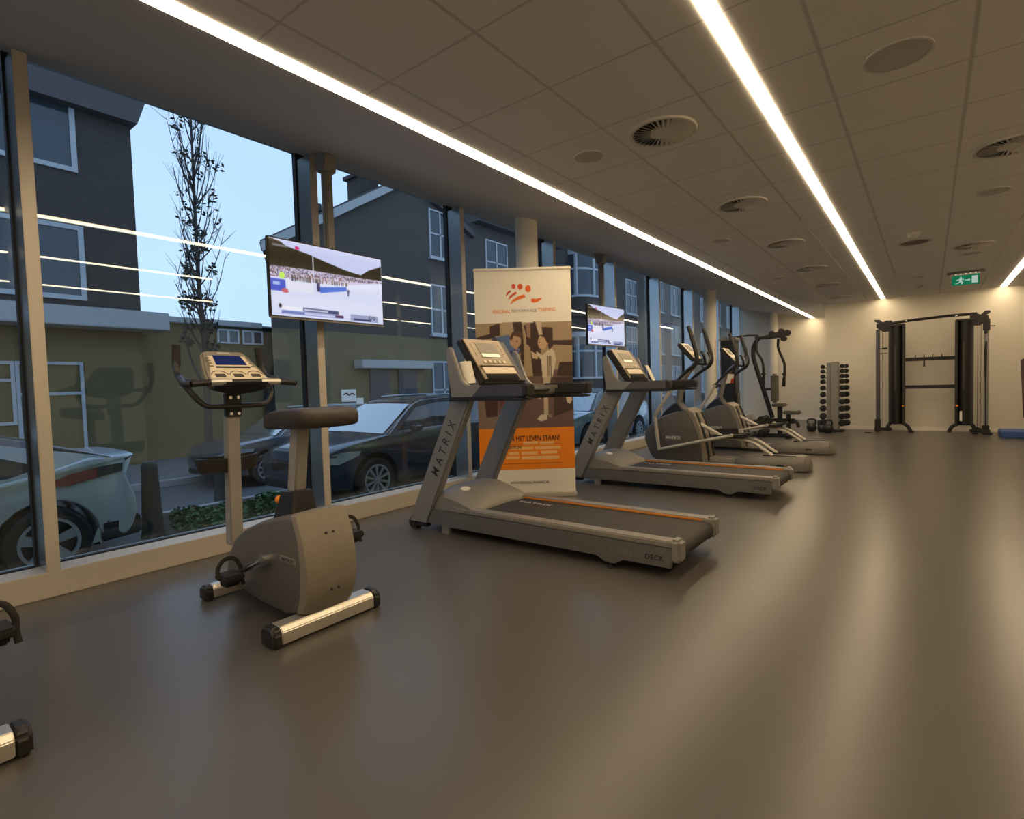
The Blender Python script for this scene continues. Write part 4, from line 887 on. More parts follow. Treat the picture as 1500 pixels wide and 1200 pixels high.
for x, z in ((-2.45, 2.05), (-2.28, 2.085), (-2.17, 2.05), (-2.24, 1.94)):
    b = MB(); b.cyl((x, Y - 0.055, z), (x, Y + 0.055, z), 0.052, n=20); P('pulley', b, 'rubber')
b = MB(); b.tube([(-2.68, Y - 0.22, 1.97), (-2.68, Y - 0.24, 1.72), (-2.58, Y - 0.25, 1.52), (-2.555, Y - 0.25, 1.30), (-2.56, Y - 0.25, 1.06)], [0.024, 0.024, 0.024, 0.024, 0.02]); a = P('press_arm', b, 'steel')
b = MB(); b.tube([(-2.56, Y - 0.25, 1.20), (-2.56, Y - 0.25, 1.03)], 0.03); b.cyl((-2.56, Y - 0.34, 1.255), (-2.56, Y - 0.14, 1.255), 0.02); P('grip', b, 'rubber', a)
b = MB(); b.tube([(-2.38, Y + 0.22, 1.96), (-2.39, Y + 0.24, 1.78), (-2.31, Y + 0.25, 1.55), (-2.275, Y + 0.25, 1.40), (-2.29, Y + 0.25, 1.10)], 0.024); a = P('press_arm', b, 'steel')
b = MB(); b.tube([(-2.29, Y + 0.25, 1.17), (-2.295, Y + 0.25, 1.0)], 0.03); b.cyl((-2.29, Y + 0.14, 1.245), (-2.29, Y + 0.32, 1.245), 0.02); P('grip', b, 'rubber', a)
b = MB(); b.box(-2.72, -2.25, Y - 0.25, Y - 0.22, 1.97, 2.0, bev=0.006); b.box(-2.72, -2.25, Y + 0.22, Y + 0.25, 1.97, 2.0, bev=0.006); b.box(-2.70, -2.66, Y - 0.25, Y + 0.25, 1.97, 2.0, bev=0.006); b.box(-2.40, -2.36, Y - 0.25, Y + 0.25, 1.97, 2.0, bev=0.006); P('arm_yoke', b, 'steel')
b = MB(); b.box(-2.46, -2.36, Y - 0.15, Y + 0.15, 0.68, 1.255, bev=0.035, seg=4); P('backrest', b, 'pad')
b = MB(); b.box(-2.60, -2.42, Y - 0.03, Y + 0.03, 0.93, 0.98, bev=0.006); P('back_bracket', b, 'steel')
b = MB(); b.box(-2.46, -2.20, Y - 0.17, Y + 0.17, 0.605, 0.665, bev=0.025, seg=4); P('seat', b, 'pad')
b = MB(); b.box(-2.26, -1.95, Y - 0.13, Y + 0.13, 0.455, 0.525, bev=0.025, seg=4); P('leg_pad', b, 'pad')
b = MB(); b.box(-2.36, -2.28, Y - 0.04, Y + 0.04, 0.05, 0.61, bev=0.006); b.box(-2.20, -2.13, Y - 0.035, Y + 0.035, 0.05, 0.46, bev=0.006); P('seat_column', b, 'steel')
for z in (0.36, 0.10):
    b = MB(); b.cyl((-2.62, Y - 0.26, z + 0.0), (-2.62, Y + 0.26, z), 0.06, n=20); P('leg_roller', b, 'rubber')
b = MB(); b.box(-2.66, -2.05, Y - 0.035, Y + 0.035, 0.27, 0.37, bev=0.01); b.tube([(-2.12, Y, 0.34), (-2.02, Y - 0.02, 0.30), (-1.99, Y - 0.02, 0.2)], 0.03); P('leg_lever', b, 'steel')
b = MB(); b.box(-3.35, -2.05, Y - 0.05, Y + 0.05, 0.0, 0.07, bev=0.01); b.box(-2.18, -2.08, Y - 0.3, Y + 0.3, 0.0, 0.06, bev=0.01); b.box(-3.38, -3.28, Y - 0.3, Y + 0.3, 0.0, 0.06, bev=0.01); P('floor_frame', b, 'steel')

# ------------------------------------------------------------------ dumbbell tower
O = (-1.595, 13.2, 0); X, Y = O[0], O[1]
t = empty('dumbbell_rack', O, 'silver upright dumbbell tower standing in front of the wall corner', 'dumbbell rack')
b = MB(); b.box(X - 0.115, X - 0.055, Y - 0.10, Y + 0.10, 0.04, 1.465, bev=0.008); b.prism([(X - 0.055, Y - 0.115), (X + 0.11, Y - 0.115), (X + 0.11, Y + 0.115), (X - 0.055, Y + 0.115)], 0.04, 1.475, axis='z', bev=0.02, seg=3); col_ = obj('column', b, 'silver', t, off=O)
b = MB(); b.box(X - 0.19, X + 0.19, Y - 0.17, Y + 0.17, 0.0, 0.04, bev=0.01); obj('base', b, 'steel', t, off=O)
zs = [0.19, 0.33, 0.495, 0.644, 0.793, 0.934, 1.068, 1.178, 1.288, 1.39]
for z in zs:
    for sg in (-1, 1):
        for y0 in (-0.058, 0.040):
            b = MB(); b.box(X + sg * 0.10, X + sg * 0.20, Y + y0, Y + y0 + 0.018, z - 0.045, z - 0.024, bev=0.003); obj('cradle', b, 'silver2', col_, off=O)
def make_dumbbell(r):
    t = empty('dumbbell', (0, 0, 0))
    h = r * 1.15
    for sg in (-1, 1):
        b = MB(); b.lathe([(0.001, 0.062), (r * 0.8, 0.062), (r, 0.062 + h * 0.25), (r, 0.062 + h * 0.85), (r * 0.7, 0.062 + h), (0.001, 0.062 + h)] if sg > 0 else [(0.001, -0.062), (r * 0.8, -0.062), (r, -0.062 - h * 0.25), (r, -0.062 - h * 0.85), (r * 0.7, -0.062 - h), (0.001, -0.062 - h)], axis='y', n=12); obj('head', b, 'rubber', t)
    b = MB(); b.cyl((0, -0.063, 0), (0, 0.063, 0), 0.015, n=12); obj('handle', b, 'chrome', t)
    return t
ORD = ['lowest', 'second lowest', 'third lowest', 'fourth from the bottom', 'fifth from the bottom', 'fifth from the top', 'fourth from the top', 'third from the top', 'second from the top', 'topmost']
for k, z in enumerate(zs):
    r = 0.067 - 0.0028 * k
    pr = make_dumbbell(r)
    for sg in (-1, 1):
        o = pr if sg < 0 else dup(pr, (0, 0, 0))
        o.rotation_euler = (0, 0, 0.10 if sg < 0 else -0.30)
        o.location = (X + sg * 0.197, Y, z - 0.022 + 0.0005 + 0.015)
        o['label'] = '%s black dumbbell on the %s side of the silver tower' % (ORD[k], 'left' if sg < 0 else 'right'); o['category'] = 'dumbbell'; o['group'] = 'black dumbbells on the tower'
# kettlebells
def make_kettlebell(r, label, loc, rz=0.0):
    b = MB(); b.lathe([(0.001, 0), (r * 0.65, 0.0), (r * 0.92, r * 0.45), (r, r * 0.9), (r * 0.9, r * 1.4), (r * 0.55, r * 1.78), (0.001, r * 1.9)], n=24)
    b.tube([(-r * 0.62, 0, r * 1.5), (-r * 0.80, 0, r * 2.1), (-r * 0.62, 0, r * 2.62), (0, 0, r * 2.74), (r * 0.62, 0, r * 2.62), (r * 0.80, 0, r * 2.1), (r * 0.62, 0, r * 1.5)], r * 0.18)
    o = obj('kettlebell', b, 'black', loc=loc); o.rotation_euler = (0, 0, rz); tag(o, label, 'kettlebell', 'kettlebells on the floor')
make_kettlebell(0.098, 'black kettlebell standing alone on the floor, left of the dumbbell tower', (-1.985, 13.02, 0), 0.1)
make_kettlebell(0.098, 'front black kettlebell with a wide handle at the foot of the dumbbell tower', (-1.65, 12.78, 0), -0.1)
make_kettlebell(0.086, 'black kettlebell half hidden left of the front one at the dumbbell tower foot', (-1.785, 12.965, 0), 0.4)

# ------------------------------------------------------------------ double cable machine
O = (0.02, 13.35, 0); Y = 13.35
t = empty('cable_machine', O, 'wide black double cable machine standing against the far wall', 'cable machine')
def P(name, b, m, parent=t, **k): return obj(name, b, m, parent, off=O, **k)
c0 = 0.015
for sg in (-1, 1):
    side = 'left' if sg < 0 else 'right'
    tx0, tx1 = sorted((c0 + sg * 0.39, c0 + sg * 0.665))
    rings = []
    n = 18
    prof = [(tx0, 0.13), (tx1, 0.13)] + [(tx1 - (tx1 - tx0) * k / 10, 0.10 - 0.20 * math.sin(PI * k / 10) ** 0.7) for k in range(1, 10)] + [(tx0, 0.10)]
    b = MB(); b.prism([(x, Y + y) for x, y in prof], 0.165, 2.155, axis='z', bev=0.006); tw = P('weight_tower', b, 'steel')
    b = MB(); b.box(*sorted((c0 + sg * 0.385, c0 + sg * 0.425)), Y - 0.10, Y + 0.135, 0.15, 2.17, bev=0.008); P('inner_upright', b, 'black', tw)
    b = MB(); b.box(tx0 + 0.10, tx0 + 0.135, Y - 0.108, Y - 0.090, 0.85, 1.75, bev=0.002); P('weight_scale', b, 'seat', tw)
    b = MB(); b.sphere((c0 + sg * 0.415, Y - 0.115, 0.535), 0.022, n=12); P('selector_pin', b, 'orangeknob', tw, label='orange selector pin')
    if sg > 0:
        b = MB(); b.box(c0 + 0.455, c0 + 0.49, Y - 0.108, Y - 0.085, 0.245, 0.435, bev=0.003); P('info_label', b, 'white', tw, label='white label strip')
    b = MB(); b.box(tx0 - 0.005, tx1 + 0.005, Y - 0.11, Y + 0.135, 2.15, 2.18, bev=0.008); P('tower_cap', b, 'black', tw)
    # feet
    for s2 in (-1, 1):
        bx_ = c0 + sg * 0.53 + s2 * 0.10; ex = c0 + sg * 0.53 + s2 * (0.255 if s2 * sg < 0 else 0.16)
        b = MB(); b.tube([(bx_, Y, 0.185), (bx_ + (ex - bx_) * 0.55, Y - 0.02, 0.13), (ex - (ex - bx_) * 0.12, Y - 0.03, 0.025)], 0.032, n=10); b.box(min(ex, ex - s2 * 0.06), max(ex + s2 * 0.035, ex), Y - 0.10, Y + 0.10, 0.0, 0.028, bev=0.008); P('foot', b, 'steel')
    # adjustable column
    px = c0 + sg * 0.835
    b = MB(); b.box(px - 0.034, px + 0.034, Y - 0.03, Y + 0.03, 0.10, 2.10, bev=0.006); P('guide_column', b, 'armblue' if sg < 0 else 'silver')
    hy = 2.235
    b = MB(); b.prism([(c0 + sg * 0.60, 2.13), (c0 + sg * 0.71, 2.13), (c0 + sg * 0.80, 2.20), (c0 + sg * 0.895, 2.275), (c0 + sg * 0.87, 2.31) if sg > 0 else (c0 + sg * 0.90, 2.30), (c0 + sg * 0.80, 2.295), (c0 + sg * 0.75, 2.235), (c0 + sg * 0.70, 2.27), (c0 + sg * 0.60, 2.26)], Y - 0.06, Y + 0.06, bev=0.008)
    b.prism([(c0 + sg * 0.60, 2.06), (c0 + sg * 0.74, 2.04), (c0 + sg * 0.86, 2.14), (c0 + sg * 0.86, 2.22), (c0 + sg * 0.60, 2.22)], Y - 0.05, Y + 0.05, bev=0.008); P('pulley_head', b, 'steel')
    b = MB(); b.box(*sorted((c0 + sg * 0.60, c0 + sg * 0.90)), Y - 0.05, Y + 0.05, 0.03, 0.09, bev=0.012); b.box(px - 0.055, px + 0.045, Y - 0.06, Y + 0.06, 0.0, 0.17 if sg > 0 else 0.26, bev=0.01)
    if sg > 0: b.prism([(c0 + 0.66, 0.14), (c0 + 0.72, 0.14), (c0 + 0.93, 0.02), (c0 + 0.93, 0.0), (c0 + 0.80, 0.0), (c0 + 0.66, 0.09)], Y - 0.12, Y - 0.05, bev=0.01)
    P('column_base', b, 'steel')
    for k, dx in enumerate((0.715, 0.76)):
        b = MB(); b.cyl((c0 + sg * dx, Y, 0.08), (c0 + sg * dx, Y, 2.08), 0.004, n=8); P('cable', b, 'shell', label=None)
    cz = 1.68 if sg < 0 else 2.0
    b = MB()
    if sg < 0:
        b.box(px - 0.035, px + 0.16, Y - 0.02, Y + 0.02, 1.60, 1.615, bev=0.003); b.box(px + 0.0, px + 0.12, Y - 0.012, Y + 0.012, 1.70, 1.715, bev=0.003); b.box(px + 0.09, px + 0.16, Y - 0.03, Y + 0.03, 1.685, 1.725, bev=0.006)
    else:
        b.box(px - 0.05, px + 0.05, Y - 0.06, Y + 0.06, 1.93, 2.16, bev=0.015); b.cyl((px + 0.03, Y - 0.02, 2.02), (px + 0.12, Y - 0.03, 2.015), 0.008)
        b.sphere((px - 0.01, Y - 0.08, 1.90), 0.03, n=12)
    P('carriage', b, 'steel')
b = MB(); b.box(c0 - 0.40, c0 + 0.40, Y - 0.03, Y + 0.03, 1.425, 1.495, bev=0.01); P('upper_crossbar', b, 'steel')
b = MB(); b.box(c0 - 0.40, c0 + 0.40, Y - 0.03, Y + 0.03, 0.88, 0.945, bev=0.01); P('lower_crossbar', b, 'steel')
b = MB(); b.tube([(c0 - 0.66, Y - 0.02, 2.205), (c0 - 0.3, Y - 0.02, 2.235), (c0 + 0.3, Y - 0.02, 2.265), (c0 + 0.70, Y - 0.02, 2.265)], 0.027, n=12, smooth=False); P('pull_up_bar', b, 'steel')
for x in (-0.37, 0.40):
    b = MB(); b.sphere((c0 + x, Y - 0.055, 2.235 + 0.03 * x), 0.022, n=10); P('bar_bolt', b, 'chrome')
for k, x in enumerate((-0.22, -0.085, 0.05, 0.185)):
    b = MB(); b.tube([(c0 + x, Y - 0.03, 1.48), (c0 + x, Y - 0.07, 1.49), (c0 + x, Y - 0.08, 1.545)], 0.008, n=8); P('accessory_hook', b, 'steel')
b = MB(); b.tube([(-0.07, 13.268, 1.53), (-0.068, 13.262, 1.44), (-0.068, 13.268, 1.31)], [0.008, 0.014, 0.018], n=8)
tag(obj('cable_attachment', b, 'black'), 'short black strap handle hanging from the upper crossbar of the cable machine', 'handle')
t2 = empty('cable_rope', (0.845, 13.26, 1.9), 'black rope strap hanging in front of the right column of the cable machine', 'rope')
b = MB(); b.tube([(0, 0, -0.02), (0.002, 0, -0.09), (-0.002, 0, -0.16)], 0.008, n=8); obj('chain', b, 'chrome', t2)
b = MB(); b.tube([(-0.002, 0, -0.16), (-0.01, -0.005, -0.40), (-0.006, -0.005, -1.0), (0.0, 0, -1.76)], [0.012, 0.022, 0.010, 0.010], n=8); obj('strap', b, 'rubber', t2)
b = MB(); b.tube([(-1.02, 12.95, 0.012), (-0.94, 12.93, 0.014), (-0.88, 12.94, 0.010)], [0.014, 0.02, 0.008], flat=(1.4, 0.6))
tag(obj('strap', b, 'rubber'), 'short dark strap lying on the floor left of the cable machine', 'strap')
b = MB(); b.box(1.02, 2.2, 12.62, 13.35, 0.0, 0.115, bev=0.012)
tag(obj('exercise_mat', b, 'bluemat'), 'thick blue exercise mat on the floor at the right picture edge', 'mat')
t = empty('wall_pad_stand', (1.62, 12.15, 0), 'tall dark red padded stand just entering the right picture edge', 'padded stand')
b = MB(); b.prism([(-0.40, 1.365), (-0.36, 0.36), (-0.30, 0.36), (-0.30, 1.38)], -0.25, 0.25, bev=0.02); obj('pad', b, 'oxblood', t)
b = MB(); b.box(-0.29, -0.23, -0.05, 0.05, 0.03, 1.40, bev=0.01); b.box(-0.32, 0.25, -0.22, 0.22, 0.0, 0.035, bev=0.01); obj('post', b, 'steel', t)
# ------------------------------------------------------------------ outdoors
ZG = -0.6
b = MB(); b.box(-40, XG - 0.09, -30, 90, ZG - 0.4, ZG - 0.12); struct('ground', b, 'road')
ZN = -0.5
b = MB(); b.box(-8.6, XG - 0.095, -30, 90, ZG - 0.119, ZN); struct('trim_near_pavement', b, 'paving')
b = MB(); b.box(-8.75, -8.6, -30, 90, ZG - 0.119, ZN + 0.005, bev=0.01); struct('trim_near_kerb', b, 'kerb')
b = MB(); b.box(-18.5, -12.65, -30, 90, ZG - 0.119, ZG + 0.02); struct('trim_far_pavement', b, 'paving')
b = MB(); b.box(-12.65, -12.5, -30, 90, ZG - 0.119, ZG + 0.025, bev=0.01); struct('trim_far_kerb', b, 'kerb')
# plant bed between the parking bays
b = MB(); b.box(-8.5, -5.9, 2.42, 4.1, ZN + 0.001, ZN + 0.02, bev=0.008); tag(obj('soil', b, 'soil'), 'dark soil of the plant bed between the parked cars', 'soil', kind='stuff')
def leaves(b, c, rad, n, s, squash=1.0):
    for _ in range(n):
        d = Vector((random.gauss(0, 1), random.gauss(0, 1), random.gauss(0, 1))).normalized() * (random.random() ** 0.4)
        p_ = Vector(c) + Vector((d.x * rad[0], d.y * rad[1], d.z * rad[2]))
        e1 = Vector((random.gauss(0, 1), random.gauss(0, 1), random.gauss(0, .6))).normalized() * s; e2 = e1.orthogonal().normalized() * s * 0.5
        vs = [b.bm.verts.new(p_ - e1), b.bm.verts.new(p_ + e2), b.bm.verts.new(p_ + e1), b.bm.verts.new(p_ - e2)]
        b.bm.faces.new(vs)
SH = [((-6.75, 2.62), 0.30, 'low green shrub beside the bollard in the plant bed'), ((-6.65, 3.10), 0.30, 'low green shrub in the plant bed behind the bike mast'), ((-6.75, 3.62), 0.30, 'low green shrub at the right end of the plant bed')]
for (x, y), r, lab in SH:
    t = empty('shrub', (x, y, ZN + 0.022), lab, 'shrub', 'shrubs in the plant bed')
    b = MB(); leaves(b, (0, 0, 0.19), (r * 2.0, r * 0.8, 0.15), 1100, 0.034); obj('foliage', b, 'leaf', t, raw=False)
    b = MB()
    for k in range(7):
        a = 2 * PI * k / 7; b.tube([(0, 0, 0.006), (math.cos(a) * r * 0.5, math.sin(a) * r * 0.4, 0.16), (math.cos(a) * r * .9, math.sin(a) * r * 0.7, 0.26)], 0.006, n=5, sub=2)
    obj('stems', b, 'bark', t)
for (x, y), lab in (((-7.30, 2.33), 'dark tapered bollard beside the white parked car'), ((-9.1, 3.90), 'dark bollard hidden partly behind the bike mast'), ((-6.3, 3.93), 'dark bollard beside the front of the dark parked car')):
    b = MB(); b.lathe([(0.13, 0), (0.13, 0.02), (0.115, 0.05), (0.085, 0.78), (0.088, 0.80), (0.085, 0.86), (0.06, 0.90), (0.001, 0.91)], n=16)
    tag(obj('bollard', b, 'bollard', loc=(x, y, ZG - 0.12 if x < -9 else ZN)), lab, 'bollard', 'bollards along the parking bays')

# trees
def make_tree(x, y, h, label, seed):
    random.seed(seed)
    t = empty('street_tree', (x, y, ZG + 0.02), label, 'tree')
    b = MB(); b.tube([(0, 0, 0), (0.03, 0.02, 1.5), (0.0, 0.05, 3.0), (-0.04, 0.0, 4.5), (0.0, 0.02, h)], [0.10, 0.085, 0.07, 0.045, 0.012], n=8); obj('trunk', b, 'bark', t)
    lf = MB(); br = MB()
    for k in range(75):
        z0 = 1.6 + (h - 2.0) * random.random() ** 0.85; a = random.random() * 2 * PI; L = (0.25 + 0.42 * random.random()) * (1.2 - 0.55 * (z0 / h)); up = 0.7 + 0.8 * random.random()
        e = Vector((math.cos(a) * L, math.sin(a) * L, z0 + up)); m_ = Vector((math.cos(a) * L * 0.6, math.sin(a) * L * 0.6, z0 + up * 0.4))
        br.tube([(0, 0, z0), m_, e], [0.018, 0.011, 0.004], n=5, sub=3)
        for q in range(4):
            p0 = m_.lerp(e, random.random()); br.tube([p0, p0 + Vector((random.gauss(0, .14), random.gauss(0, .14), 0.22 + random.random() * 0.3))], [0.007, 0.0025], n=4, smooth=False)
        dens = 30 if z0 < 3.4 else (22 if z0 < 4.8 else 8)
        if random.random() < 0.75: leaves(lf, tuple(m_.lerp(e, random.random())), (0.16, 0.16, 0.16), dens, 0.06)
    obj('branches', br, 'bark', t); obj('leaves', lf, 'darkleaf', t)
make_tree(-12.9, 5.30, 9.0, 'slender nearly bare street tree outside the first large window', 5)

# cars ---------------------------------------------------------------
def arc(cx, r, z0, n=12):
    zc = 0.335; a0 = math.asin((zc - z0) / r) if abs(zc - z0) < r else 0
    return [(cx - r * math.cos(a), zc + r * math.sin(a)) for a in [(-a0) + (PI + 2 * a0) * k / n for k in range(n + 1)]]
def make_car(kind, paint, loc, label, group=None):
    t = empty('car', loc, label, 'car', group, rz=-PI / 2)     # local +x is the driving direction
    def P(name, b, m, parent=t, **k): return obj(name, b, m, parent, **k)
    hatch = kind == 'hatch'
    if hatch:
        low = [(0.16, 0.27), (0.45, 0.24)] + arc(0.80, 0.39, 0.24) + arc(3.48, 0.39, 0.24) + [(4.2, 0.24), (4.42, 0.34), (4.48, 0.55), (4.40, 0.72), (4.1, 0.82), (3.45, 0.93), (2.6, 0.92), (1.1, 0.93), (0.75, 1.0), (0.45, 1.085), (0.06, 1.08), (0.05, 1.055), (0.13, 1.02), (0.15, 0.9), (0.07, 0.64), (0.06, 0.5), (0.10, 0.36)]
        gh = [(3.62, 0.90), (2.65, 1.37), (2.2, 1.43), (1.7, 1.435), (1.2, 1.38), (0.75, 1.25), (0.25, 1.07), (1.1, 0.91), (2.6, 0.90)]
        roof = [(2.62, 1.395), (2.2, 1.447), (1.7, 1.452), (1.25, 1.40), (1.25, 1.375), (1.7, 1.42), (2.2, 1.415), (2.6, 1.365)]
        win = [(3.35, 0.955), (2.62, 1.30), (2.2, 1.335), (1.65, 1.28), (1.1, 1.16), (0.80, 1.04), (1.05, 0.965), (2.5, 0.945)]
        out = [(3.55, 0.92), (2.65, 1.37), (2.2, 1.42), (1.65, 1.385), (1.05, 1.26), (0.32, 1.085), (1.0, 0.92), (2.5, 0.91)]
        wx = (0.80, 3.48)
    else:
        low = [(0.10, 0.30), (0.45, 0.25)] + arc(0.95, 0.40, 0.25) + arc(3.80, 0.40, 0.25) + [(4.45, 0.25), (4.68, 0.32), (4.72, 0.5), (4.70, 0.68), (4.58, 0.80), (4.2, 0.90), (3.5, 0.99), (2.6, 1.02), (1.2, 1.04), (0.3, 1.06), (0.08, 1.0), (0.04, 0.75), (0.06, 0.45)]
        gh = [(3.62, 0.95), (2.85, 1.42), (2.3, 1.50), (1.5, 1.50), (0.8, 1.45), (0.42, 1.30), (0.15, 1.03), (1.2, 1.0), (2.6, 0.98)]
        roof = [(2.82, 1.445), (2.3, 1.52), (1.5, 1.52), (0.75, 1.47), (0.75, 1.44), (1.5, 1.49), (2.3, 1.485), (2.8, 1.41)]
        win = [(3.32, 1.02), (2.80, 1.37), (2.3, 1.44), (1.5, 1.44), (0.95, 1.39), (0.72, 1.10), (1.5, 1.06), (2.5, 1.04)]
        out = [(3.50, 0.99), (2.84, 1.42), (2.3, 1.495), (1.5, 1.495), (0.8, 1.44), (0.42, 1.09), (1.5, 1.03), (2.5, 1.01)]
        wx = (0.95, 3.80)
    Lc = low[-1][0]
    xm = 4.48 if hatch else 4.72
    yf = lambda x, z: (1 - 0.16 * max(0, (x - (xm - 0.75)) / 0.75) ** 2 - 0.12 * max(0, (0.7 - x) / 0.7) ** 2) * (1 - 0.07 * max(0, (z - 0.62) / 0.45) ** 1.5 - 0.04 * max(0, (0.45 - z) / 0.2))
    b = MB(); b.slabs(low, [-0.89, -0.885, -0.86, -0.6, 0, 0.6, 0.86, 0.885, 0.89], [0.03, 0.012, 0.0, -0.015, -0.022, -0.015, 0.0, 0.012, 0.03], yfun=yf); bd = P('body', b, paint, smooth=40)
    yg = lambda x, z: 1 - 0.26 * max(0, (z - 0.98) / 0.5)
    b = MB(); b.slabs(gh, [-0.825, -0.81, -0.5, 0, 0.5, 0.81, 0.825], [0.02, 0.004, -0.008, -0.014, -0.008, 0.004, 0.02], yfun=yg); P('cabin_glass', b, 'carglass', smooth=40)
    b = MB(); b.slabs(roof, [-0.80, -0.5, 0, 0.5, 0.80], [0.0, -0.012, -0.016, -0.012, 0.0], yfun=yg); P('roof', b, 'black' if hatch else paint)
    # windscreen
    b = MB()
    w0, w1 = (gh[0], gh[1]); nn = Vector((-(w1[1] - w0[1]), 0, (w1[0] - w0[0]))).normalized() * -0.012
    if nn.z < 0: nn = -nn
    q = []
    for (x, z), k in (((w0[0] - 0.06, w0[1] + 0.03), 0.93), ((w1[0] + 0.03, w1[1] - 0.015), 0.93)):
        y = 0.825 * yg(x, z) * k; q.append([Vector((x, -y, z)) + nn * 2.0, Vector((x, 0, z)) + nn * 3.0, Vector((x, y, z)) + nn * 2.0])
    q2 = [[v - nn * 0.6 for v in r_] for r_ in q]
    b.loft([q[0] + q2[0][::-1], q[1] + q2[1][::-1]]); P('windscreen', b, 'windscreen')
    for sg in (-1, 1):
        # painted frame around the side windows
        b = MB()
        def ring(pts, off): return [Vector((x, sg * (0.825 * yg(x, z) + off), z)) for x, z in pts]
        b.loft([ring(out, -0.02), ring(out, 0.006), ring(win, 0.006), ring(win, -0.02)], cap=False); P('side_frame', b, paint if hatch else 'cardark', bd)
        if not hatch:
            b = MB(); b.tube([Vector((x, sg * (0.825 * yg(x, z) + 0.012), z)) for x, z in out[:6]], 0.008, n=6); P('window_trim', b, 'alloy', bd)
            b = MB(); b.tube([(2.5, sg * 0.60, 1.545), (2.0, sg * 0.60, 1.56), (1.2, sg * 0.60, 1.555), (0.85, sg * 0.60, 1.515)], 0.014, n=8); P('roof_rail', b, 'alloy', bd)
            b = MB(); b.tube([(3.3, sg * 0.835, 1.01), (2.5, sg * 0.838, 1.035), (0.8, sg * 0.835, 1.055)], 0.008, n=6); P('waist_trim', b, 'alloy', bd)
        b = MB(); b.box(2.96, 3.12, *sorted((sg * 0.84, sg * 1.03)), 0.99, 1.12, bev=0.035, seg=3); P('door_mirror', b, paint, bd)
        b = MB(); b.box(1.55, 1.72, *sorted((sg * 0.868, sg * 0.885)), 0.86, 0.885, bev=0.008); b.box(2.5, 2.67, *sorted((sg * 0.87, sg * 0.889)), 0.85, 0.875, bev=0.008); P('door_handle', b, paint, bd)
        for x in wx:
            yc = sg * 0.79
            b = MB(); b.lathe([(0.20, -0.10), (0.30, -0.105), (0.328, -0.08), (0.335, 0.0), (0.328, 0.08), (0.30, 0.105), (0.225, 0.10), (0.215, 0.02)], center=(x, yc, 0.335), axis='y', n=36, cap=False); ty = P('tyre', b, 'tyre')
            b = MB(); o_ = yc + sg * 0.085
            b.lathe([(0.232, -0.02), (0.232, 0.02), (0.205, 0.02), (0.205, -0.02), (0.232, -0.02)], center=(x, o_, 0.335), axis='y', n=36, cap=False)
            ns = 5 if hatch else 10
            for k in range(ns):
                a = 2 * PI * k / ns + 0.3; dx, dz = math.cos(a), math.sin(a); wd = 0.036 if hatch else 0.015
                pa = [(x + dx * 0.03 - dz * wd * .8, 0.335 + dz * 0.03 + dx * wd * .8), (x + dx * 0.215 - dz * wd * 1.4, 0.335 + dz * 0.215 + dx * wd * 1.4), (x + dx * 0.215 + dz * wd * 1.4, 0.335 + dz * 0.215 - dx * wd * 1.4), (x + dx * 0.03 + dz * wd * .8, 0.335 + dz * 0.03 - dx * wd * .8)]
                b.prism(pa, o_ - 0.012, o_ + 0.012)
            b.lathe([(0.001, sg * 0.02), (0.05, sg * 0.016), (0.05, -0.01), (0.001, -0.01)], center=(x, o_, 0.335), axis='y', n=20); P('rim', b, 'alloy', ty)
            b = MB(); b.lathe([(0.001, -0.01), (0.22, -0.01), (0.22, 0.0), (0.001, 0.0)], center=(x, yc + sg * 0.03, 0.335), axis='y', n=30); P('brake_disc', b, 'black', ty)
        if hatch:
            pl = [(0.40, 0.985), (0.62, 0.945), (0.80, 0.875), (0.82, 0.845), (0.62, 0.845), (0.40, 0.885)]
            pd_ = [(0.17, 1.0), (0.40, 0.985), (0.40, 0.885), (0.18, 0.92)]
            b = MB(); b.loft([[Vector((x, sg * (0.885 * yf(x, z) + o_), z)) for x, z in pd_] for o_ in (-0.03, 0.006)]); P('tail_lamp_surround', b, 'black', bd)
            b = MB()
            rg = lambda off: [Vector((x, sg * (0.885 * yf(x, z) + off), z)) for x, z in pl]
            b.loft([rg(-0.03), rg(0.006)]); P('tail_lamp', b, 'tail', bd)
        pl = [(xm - 0.08, 0.66), (xm - 0.30, 0.63), (xm - 0.62, 0.73), (xm - 0.66, 0.79), (xm - 0.40, 0.795), (xm - 0.14, 0.755)]
        b = MB(); rg = lambda off: [Vector((x + (0.0), sg * (0.885 * yf(x, z) + off), z)) for x, z in pl]
        b.loft([rg(-0.10), rg(0.004)]); P('head_lamp', b, 'lamp', bd)
    b = MB(); b.box(xm - 0.02, xm + 0.015, -0.42, 0.42, 0.50, 0.66, bev=0.02); P('grille', b, 'black', bd)
    b = MB(); b.box(xm - 0.10, xm + 0.0, -0.7, 0.7, 0.26, 0.38, bev=0.02); b.prism([(0.02, -0.74), (0.40, -0.872), (0.40, 0.872), (0.02, 0.74)], 0.24, 0.44, axis='z', bev=0.02); P('bumper_insert', b, 'black', bd)
    return t
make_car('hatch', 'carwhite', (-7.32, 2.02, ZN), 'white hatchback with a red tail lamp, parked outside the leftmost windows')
c2 = make_car('wagon', 'cardark', (-7.36, 8.80, ZN), 'dark estate car with silver roof rails, parked behind the seat of the bike')
c3 = make_car('wagon', 'cargrey', (-11.6, 9.35, ZG - 0.118), 'slate blue car parked across the street, seen between bike mast and saddle')
c4 = make_car('wagon', 'carblue', (-7.4, 15.2, ZN), 'blue-grey car parked outside, seen right of the orange banner')

